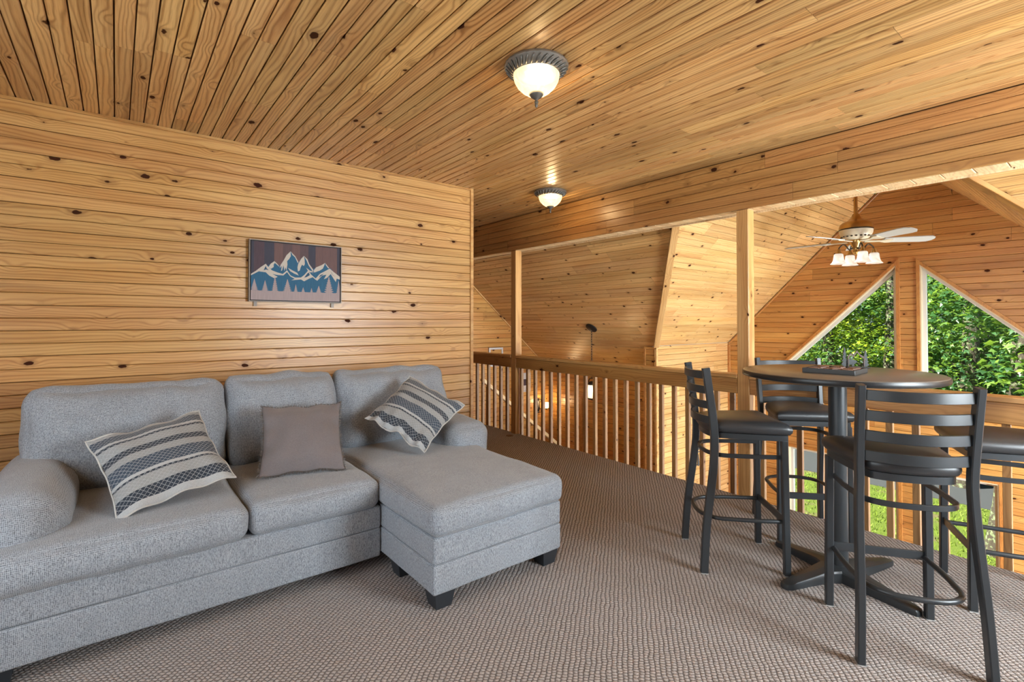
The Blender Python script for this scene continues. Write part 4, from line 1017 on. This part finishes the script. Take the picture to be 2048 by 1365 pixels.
bm = bmesh.new(); add_prism(bm, rect(0.006, PW - 0.006, 0.006, PH - 0.006), 'y', -0.022, -0.004); bm_obj('liner', bm, M_GAPB, pic)
CW, CH, CX0, CZ0 = PW - 0.024, PH - 0.024, 0.012, 0.012
M_PA, M_PB, M_PC, M_PD = tint('print_plum', (0.062, 0.036, 0.05)), tint('print_slate', (0.034, 0.034, 0.056)), tint('print_rose', (0.125, 0.068, 0.066)), tint('print_mauve', (0.085, 0.05, 0.056))
M_BLUE, M_BLUE2 = tint('print_blue', (0.012, 0.095, 0.185)), tint('print_blue_dark', (0.008, 0.06, 0.13))
M_SNOW = tint('print_cream', (0.46, 0.42, 0.37), 0.06); M_TREE = tint('print_pale_wood', (0.33, 0.265, 0.27), 0.2)
can = box('canvas', CX0, CX0 + CW, -0.034, -0.023, CZ0, CZ0 + CH, M_PD, pic)
def uv2(p):  # pixel of the enlarged view -> canvas metres
    x, y = p; u = (x - 219) / 1381; a, b = 235 + 115 * u, 1145 + 25 * u
    v = 1 - (y - a) / (b - a); return (CX0 + max(0.0, min(1.0, u)) * CW, CZ0 + max(0.0, min(1.0, v)) * CH)
lay = [0]
def printed(name, polys, mat, conv=True):
    lay[0] += 1; y = -0.034 - 0.0003 * lay[0]; bm = bmesh.new()
    for P in polys:
        Q = [uv2(p) for p in P] if conv else P
        vv = [bm.verts.new((x, y, z)) for x, z in Q]
        for a, b, c in tessellate_polygon([[Vector((x, z, 0)) for x, z in Q]]):
            if len({a, b, c}) == 3:
                try: bm.faces.new([vv[a], vv[b], vv[c]])
                except ValueError: pass
    me = bpy.data.meshes.new(name); bm.to_mesh(me); bm.free(); return me_obj(name, me, mat, can)
edges = [219, 262, 405, 552, 686, 822, 945, 1075, 1192, 1305, 1430, 1550, 1600]; cols = [M_PB, M_PA, M_PB, M_PC, M_PD, M_PC, M_PD, M_PB, M_PC, M_PC, M_PC, M_PB]
for m_ in (M_PA, M_PB, M_PC, M_PD):
    P = [[(edges[i] + 2, 200), (edges[i + 1] - 2, 200), (edges[i + 1] - 2, 1200), (edges[i] + 2, 1200)] for i in range(12) if cols[i] is m_]
    for P_ in P: lay[0] = 0; printed("printed_board", [P_], m_)
lay[0] = 1
sil = [(219, 760), (290, 700), (360, 640), (430, 590), (455, 622), (500, 590), (555, 548), (600, 590), (635, 620), (690, 540), (735, 455), (798, 393), (830, 430), (870, 470), (920, 560), (960, 510), (1005, 463), (1060, 515), (1090, 590), (1150, 668), (1200, 640), (1290, 605), (1350, 570), (1420, 655), (1440, 655), (1500, 715), (1600, 785), (1600, 900), (219, 900)]
printed('printed_mountains', [sil[:-2] + [(1600, 1060), (219, 1060)]], M_BLUE)
printed('printed_snow', [
    [(798, 393), (800, 470), (775, 515), (745, 545), (750, 600), (735, 690), (720, 640), (705, 700), (690, 610), (670, 690), (655, 700), (665, 620), (635, 655), (650, 600), (690, 540), (735, 455)],
    [(800, 395), (830, 430), (870, 470), (920, 560), (912, 580), (865, 485), (825, 450)],
    [(1005, 463), (1015, 520), (1020, 590), (1005, 620), (975, 600), (955, 640), (940, 690), (912, 705), (905, 640), (915, 590), (960, 510)],
    [(1007, 465), (1060, 515), (1090, 590), (1155, 675), (1150, 740), (1138, 690), (1080, 610), (1050, 540)],
    [(555, 548), (600, 590), (635, 640), (600, 610), (562, 575), (545, 600), (545, 640), (505, 668), (470, 640), (500, 590)],
    [(1350, 570), (1330, 620), (1310, 660), (1260, 690), (1170, 720), (1160, 690), (1200, 640), (1290, 605)],
    [(1352, 572), (1420, 655), (1400, 652), (1360, 605)],
    [(760, 650), (830, 690), (900, 725), (925, 768), (850, 735), (790, 700)],
    [(1040, 645), (1100, 690), (1140, 700), (1125, 722), (1075, 700)]], M_SNOW)
printed('printed_ridge', [
    [(219, 748), (290, 700), (360, 640), (430, 590), (455, 625), (520, 690), (600, 722), (680, 745), (745, 688), (800, 768), (870, 800), (960, 798), (1010, 760), (1075, 688), (1120, 750), (1195, 812), (1260, 740), (1340, 702), (1425, 658), (1500, 715), (1600, 785), (1600, 828), (1545, 812), (1530, 865), (1475, 790), (1442, 742), (1385, 800), (1330, 822), (1372, 752), (1300, 765), (1222, 846), (1195, 832), (1148, 792), (1095, 812), (1010, 856), (960, 828), (810, 842), (862, 820), (790, 778), (745, 716), (690, 768), (600, 762), (530, 748), (605, 790), (560, 815), (480, 772), (430, 722), (330, 708), (219, 772)]], M_SNOW)
printed('printed_crevices', [[(430, 622), (442, 660), (475, 690), (432, 678), (398, 692)], [(1440, 690), (1480, 760), (1530, 790), (1465, 745)], [(1060, 735), (1085, 720), (1100, 760), (1050, 790), (1010, 800)], [(1270, 760), (1330, 735), (1300, 760), (1245, 800)]], M_BLUE2)
printed('printed_ground', [[(219, 1000), (1600, 1040), (1600, 1200), (219, 1200)]], M_TREE)
def fir2(cx, top, bot, w, k=9):
    L, Q = [], []; h = bot - top
    for i in range(1, k + 1):
        y = top + h * i / k; ww = w * i / k
        Q += [(cx + ww * 0.45, y - h / k * 0.75), (cx + ww, y)]; L += [(cx - ww * 0.45, y - h / k * 0.75), (cx - ww, y)]
    return [(cx, top)] + Q + L[::-1]
printed('printed_trees', [fir2(*a) for a in ((268, 820, 1000, 62), (420, 845, 1040, 66), (565, 780, 1040, 62), (752, 825, 1060, 92), (880, 905, 1070, 48), (995, 950, 1080, 58), (1128, 960, 1090, 52), (1245, 925, 1060, 66), (1412, 785, 1080, 108), (1578, 850, 1090, 60))], M_TREE)
for x in (0.035, 0.58): box('hanger_tab', x, x + 0.022, -0.012, -0.001, -0.032, 0.0, M_FRAME, pic)

# ---------------------------------------------------------------- small frames on the end wall, metal art on the knee wall
M_WHITE = plain('white_frame', (0.55, 0.52, 0.50), 0.5)
f1 = thing('wall_frame', 'whitish picture frame above the staircase, beside the slim post', 'picture', (4.80, YE - 0.001, 0.60), 0, 'frames on the end wall')
bm = bmesh.new(); add_ring(bm, rect(0, 0.29, 0, 0.31), rect(0.03, 0.26, 0.03, 0.28), 'y', -0.025, 0); bm_obj('frame', bm, M_WHITE, f1)
bm = bmesh.new(); add_prism(bm, rect(0.03, 0.26, 0.03, 0.28), 'y', -0.012, 0); bm_obj('picture_panel', bm, M_GABLE, f1)
f2 = thing('wall_frame', 'small white picture frame above the sconce', 'picture', (5.50, YE - 0.001, 0.12), 0, 'frames on the end wall')
bm = bmesh.new(); add_ring(bm, rect(0, 0.20, 0, 0.33), rect(0.015, 0.185, 0.015, 0.315), 'y', -0.02, 0); bm_obj('frame', bm, M_WHITE, f2)
bm = bmesh.new(); add_prism(bm, rect(0.015, 0.185, 0.015, 0.315), 'y', -0.010, 0); bm_obj('mat_board', bm, M_WHITE, f2)
bm = bmesh.new(); add_prism(bm, rect(0.05, 0.15, 0.11, 0.22), 'y', -0.0115, -0.0101); bm_obj('photo', bm, M_PA, f2)
M_IRON = plain('grey_iron', (0.10, 0.105, 0.11), 0.5, 0.5)
wa = thing('metal_wall_art', 'dark metal mountain silhouette on the pale knee wall', 'wall art', (6.40, YK - 0.012, -0.72))
bm = bmesh.new(); add_prism(bm, [(-0.16, 0.20), (-0.09, 0.28), (-0.05, 0.25), (0.02, 0.37), (0.07, 0.30), (0.10, 0.33), (0.17, 0.22), (0.10, 0.24), (0.02, 0.20), (-0.06, 0.22)], 'y', -0.004, 0.004); bm_obj('mountain', bm, M_IRON, wa)
for x, h in ((-0.12, 0.18), (-0.05, 0.20), (0.05, 0.19), (0.12, 0.17)):
    bm = bmesh.new(); add_prism(bm, [(x + a, b * h / 0.1) for a, b in fir(0, 0.0, 0.1, 0.028)], 'y', -0.003, 0.003); bm_obj('pine', bm, M_IRON, wa)
bm = bmesh.new(); add_box(bm, -0.17, 0.17, 0.004, 0.012, 0.19, 0.205); bm_obj('bracket', bm, M_IRON, wa)
fo = lathe('floor_outlet', [(0.0, 0.0), (0.04, 0.0), (0.04, 0.003), (0.036, 0.005), (0.0, 0.005)], plain('brown_plastic', (0.16, 0.09, 0.05), 0.5), None, 20)
fo.location = (3.63, 4.60, 0.0); tag(fo, 'small round brown disc in the carpet by the slim post', 'outlet')

# ---------------------------------------------------------------- outdoors
ZG = -2.95
t = NT('lawn'); tc = t.n('TexCoord', _out=3); n1 = t.n('TexNoise', Vector=tc, Scale=2.2, Detail=4.0); n2 = t.n('TexNoise', Vector=tc, Scale=45.0, Detail=3.0)
cc = t.mix(n2, (0.035, 0.075, 0.006), (0.19, 0.26, 0.02)); cc = t.mix(t.step(n1, 0.55, 0.72), cc, (0.15, 0.125, 0.055)); t.set(Base_Color=cc, Roughness=0.9); t.bump(n2, 0.8, 0.05)
M_LAWN = t.m
lawn = box('ground', XG + 0.2, 60, -40, 45, ZG - 0.2, ZG, M_LAWN); structure(lawn, 'sunlit lawn outside the gable windows', 'ground')
t = NT('asphalt'); tc = t.n('TexCoord', _out=3); n1 = t.n('TexNoise', Vector=tc, Scale=60.0, Detail=3.0); n2 = t.n('TexNoise', Vector=tc, Scale=0.9, Detail=2.0)
t.set(Base_Color=t.mix(n1, (0.03, 0.034, 0.04), (0.065, 0.071, 0.08)), Roughness=0.85); M_ROAD = t.m
structure(box('driveway', 15.6, 20.5, -40, 45, ZG - 0.1, ZG + 0.012, M_ROAD), 'grey asphalt driveway beyond the lawn', 'driveway')
# grass blades near the windows
rr = random.Random(3); vs, fs = [], []
for k in range(9000):
    x = rr.uniform(8.2, 15.5); y = rr.uniform(0.2, 8.0); a = rr.uniform(0, 6.283); h = rr.uniform(0.03, 0.085); w = 0.012
    i = len(vs); dx, dy = math.cos(a) * w, math.sin(a) * w; lx, ly = rr.uniform(-.04, .04), rr.uniform(-.04, .04)
    vs += [(x - dx, y - dy, ZG), (x + dx, y + dy, ZG), (x + lx, y + ly, ZG + h)]; fs.append((i, i + 1, i + 2))
M_BLADES = plain('grass_blade', (0.16, 0.24, 0.018), 0.7)
g = mesh_obj('grass', vs, fs, M_BLADES); tag(g, 'short bright green grass blades on the lawn', 'grass', None, 'stuff')

def leaf_material(name, a, b, c):
    t = NT(name); ge = t.n('NewGeometry', _out=None); rn_ = ge.outputs['Random Per Island']
    col = t.ramp(rn_, [(0.0, a), (0.55, b), (1.0, c)])
    d = t.n('BsdfDiffuse', Color=col); tl = t.n('BsdfTranslucent', Color=t.mix(0.5, col, (0.35, 0.50, 0.03), 'MULTIPLY') if False else t.mix(0.4, col, (0.42, 0.62, 0.04)))
    gl = t.n('BsdfGlossy', Color=(1, 1, 1, 1), Roughness=0.4)
    m = t.n('MixShader', i0=0.5, i1=d, i2=tl); m = t.n('MixShader', i0=0.05, i1=m, i2=gl); t.put(t.o.inputs[0], m); return t.m
M_LEAF = [leaf_material('maple_leaf_green', (0.025, 0.09, 0.035), (0.07, 0.20, 0.065), (0.26, 0.40, 0.06)),
          leaf_material('leaf_deep_green', (0.02, 0.08, 0.035), (0.06, 0.17, 0.06), (0.16, 0.30, 0.06)),
          leaf_material('leaf_yellow_green', (0.08, 0.18, 0.015), (0.24, 0.36, 0.03), (0.52, 0.58, 0.04))]
t = NT('lichen_bark'); tc = t.n('TexCoord', _out=3); n1 = t.n('TexNoise', Vector=t.vmath('MULTIPLY', tc, (9.0, 9.0, 2.5)), Scale=1.0, Detail=5.0, Roughness=0.7); n2 = t.n('TexNoise', Vector=tc, Scale=11.0, Detail=4.0, Roughness=0.65)
cc = t.mix(n1, (0.022, 0.018, 0.013), (0.12, 0.095, 0.07)); cc = t.mix(t.step(n2, 0.50, 0.60), cc, (0.20, 0.25, 0.13)); cc = t.mix(t.step(n2, 0.63, 0.70), cc, (0.36, 0.40, 0.30))
t.set(Base_Color=cc, Roughness=0.95); t.bump(n1, 0.9, 0.05); M_BARK = t.m
LEAF = [(0, 0, 0), (0.32, -0.20, 0.02), (0.55, -0.42, -0.05), (0.62, -0.13, 0.03), (1.0, 0, -0.12), (0.62, 0.13, 0.03), (0.55, 0.42, -0.05), (0.32, 0.20, 0.02)]
LF = [(0, 1, 7), (1, 2, 3), (7, 5, 6), (1, 3, 5, 7), (3, 4, 5)]
def foliage(parent, blobs, count, size, mat, rng, name='foliage'):
    vs, fs = [], []; tot = sum(b[3] * b[4] * b[5] for b in blobs) ** 1.0
    for (bx, by, bz, rx, ry, rz) in blobs:
        n = int(count * rx * ry * rz / tot)
        for _ in range(n):
            while True:
                a, b, c = rng.uniform(-1, 1), rng.uniform(-1, 1), rng.uniform(-1, 1); q = a * a + b * b + c * c
                if 0.10 < q < 1: break
            P = Vector((bx + a * rx, by + b * ry, bz + c * rz)); s = size * rng.uniform(0.6, 1.25)
            M = Matrix.Rotation(rng.uniform(0, 2 * PI), 3, 'Z') @ Matrix.Rotation(rng.uniform(-0.1, 0.9), 3, 'Y') @ Matrix.Rotation(rng.uniform(-0.6, 0.6), 3, 'X')
            i = len(vs)
            for l in LEAF: vs.append(tuple(P + M @ (Vector(l) * s)))
            for f in LF: fs.append(tuple(i + k for k in f))
    return tag(mesh_obj(name, vs, fs, mat, parent), kind='stuff')
def tree(label, x, y, r, h, lean, blobs, count, size, mi, seed, group='trees outside the windows'):
    rng = random.Random(seed); T = thing('tree', label, 'tree', (x, y, ZG), 0, group)
    P = [(lean[0] * k / 8 + rng.uniform(-.04, .04), lean[1] * k / 8 + rng.uniform(-.04, .04), h * k / 8) for k in range(9)]
    P[0] = (0, 0, -0.05)
    tube('trunk', P, [r * (1.25 if k == 0 else 1 - 0.06 * k) for k in range(9)], M_BARK, T, 14)
    for (bx, by, bz, rx, ry, rz) in blobs[:5]:
        k = min(8, max(2, int(8 * (bz - rz * 0.6) / h))); a = Vector(P[k]); b = Vector((bx, by, bz))
        tube('branch', smooth_path([a, a.lerp(b, 0.5) + Vector((0, 0, 0.25)), b], 4), [r * 0.32 * (1 - 0.09 * i) for i in range(9)], M_BARK, T, 6)
    foliage(T, blobs, count, size, M_LEAF[mi], rng)
    return T
def ray_xy(px, d):
    T_ = math.atan(792 / 993.4); q = (px - 1024) / 993.4
    return ((q * math.cos(T_) + math.sin(T_)) * d, (-q * math.sin(T_) + math.cos(T_)) * d)
def blobs_at(x, y, L): return [(bx - x, by - y, bz - ZG, a, b, c) for bx, by, bz, a, b, c in L]
def crown(cx, cy, cz, R_, n, rng, flat=0.7):
    return [(cx + rng.uniform(-1, 1) * R_, cy + rng.uniform(-1, 1) * R_, cz + rng.uniform(-1, 1) * R_ * flat, rng.uniform(0.8, 1.4) * R_ * 0.55, rng.uniform(0.8, 1.4) * R_ * 0.55, rng.uniform(0.5, 0.9) * R_ * 0.5) for _ in range(n)]
# the leaning lichened tree close to the lower right window
x, y = ray_xy(1981, 9.2); rg = random.Random(21)
tree('lichen-spotted leaning tree close outside the lower right window', x, y, 0.13, 7.5, (0.55, -0.75), blobs_at(0, 0, [(0.4, -0.9, 3.6 + ZG, 1.2, 1.1, 0.8), (1.3, 0.2, 4.8 + ZG, 1.3, 1.3, 0.9), (-0.2, -0.8, 6.0 + ZG, 1.3, 1.2, 0.9), (1.0, -1.6, 5.2 + ZG, 1.2, 1.1, 0.8)]), 4200, 0.20, 0, 21)
# mid-distance and far trees
specs = [(1662, 15.5, 0.20, 9, 0, 'yellow-green leafy tree outside the upper left window, near the table', 2, 14000, 0.125),
         (1770, 14.0, 0.19, 9, 1, 'leafy green tree filling the upper left window by the pier', 0, 14000, 0.14),
         (1572, 19.0, 0.22, 11, 2, 'sunlit tree at the far left of the upper left window', 2, 12000, 0.16),
         (1921, 13.0, 0.21, 9, 3, 'thick mossy trunk in the middle of the upper right window', 0, 9000, 0.16),
         (1983, 16.5, 0.18, 10, 4, 'dark trunk right of the thick mossy trunk', 1, 11000, 0.16),
         (2055, 12.0, 0.22, 9, 5, 'broad-leaved tree at the right edge of the upper right window', 0, 9000, 0.17),
         (1866, 20.0, 0.24, 12, 6, 'deep green tree behind the pier, further back', 1, 12000, 0.20)]
for (px, d, r, h, sd, lab, mi, cnt, sz) in specs:
    rg = random.Random(40 + sd); x, y = ray_xy(px, d); R_ = d * 0.115; ox, oy = ray_xy(px, d + 0.8 * R_)
    L = []
    for zc in (0.2, 1.7, 3.2, 4.9): L += crown(ox + rg.uniform(-.5, .5), oy + rg.uniform(-.5, .5), zc, R_, 5, rg)
    tree(lab, x, y, r, h, (rg.uniform(-.5, .5), rg.uniform(-.5, .5)), blobs_at(x, y, L), cnt, sz, mi, 60 + sd)
# far belt of woodland closing the view
for i in range(8):
    px = 1490 + i * 88; d = 28 + 9 * (i % 2); rg = random.Random(90 + i); x, y = ray_xy(px, d); L = []
    for zc in (-1.5, 1.2, 4.0, 7.0, 10): L += crown(x, y, zc, 2.4, 5, rg, 0.6)
    tree('distant woodland tree closing the view beyond the driveway', x, y, 0.28, 13, (0, 0), blobs_at(x, y, L), 8000, 0.36, 1 if i % 2 else 0, 120 + i, 'distant woodland trees')
# low shrubs beyond the driveway
for i in range(6):
    px = 1560 + i * 95; rg = random.Random(200 + i); x, y = ray_xy(px, 23.5 + i % 2); T = thing('shrub', 'low leafy shrub along the far side of the driveway', 'shrub', (x, y, ZG), 0, 'roadside shrubs')
    bm = bmesh.new()
    for k in range(6): a = k * 1.05; add_tube(bm, [(0.1 * math.cos(a), 0.1 * math.sin(a), -0.02), (0.5 * math.cos(a), 0.5 * math.sin(a), 0.9), (0.9 * math.cos(a), 0.9 * math.sin(a), 1.6)], [0.03, 0.02, 0.01], 5)
    bm_obj('stems', bm, M_BARK, T); foliage(T, crown(0, 0, 0.9, 0.75, 5, rg, 0.6), 1800, 0.14, M_LEAF[i % 3], rg)
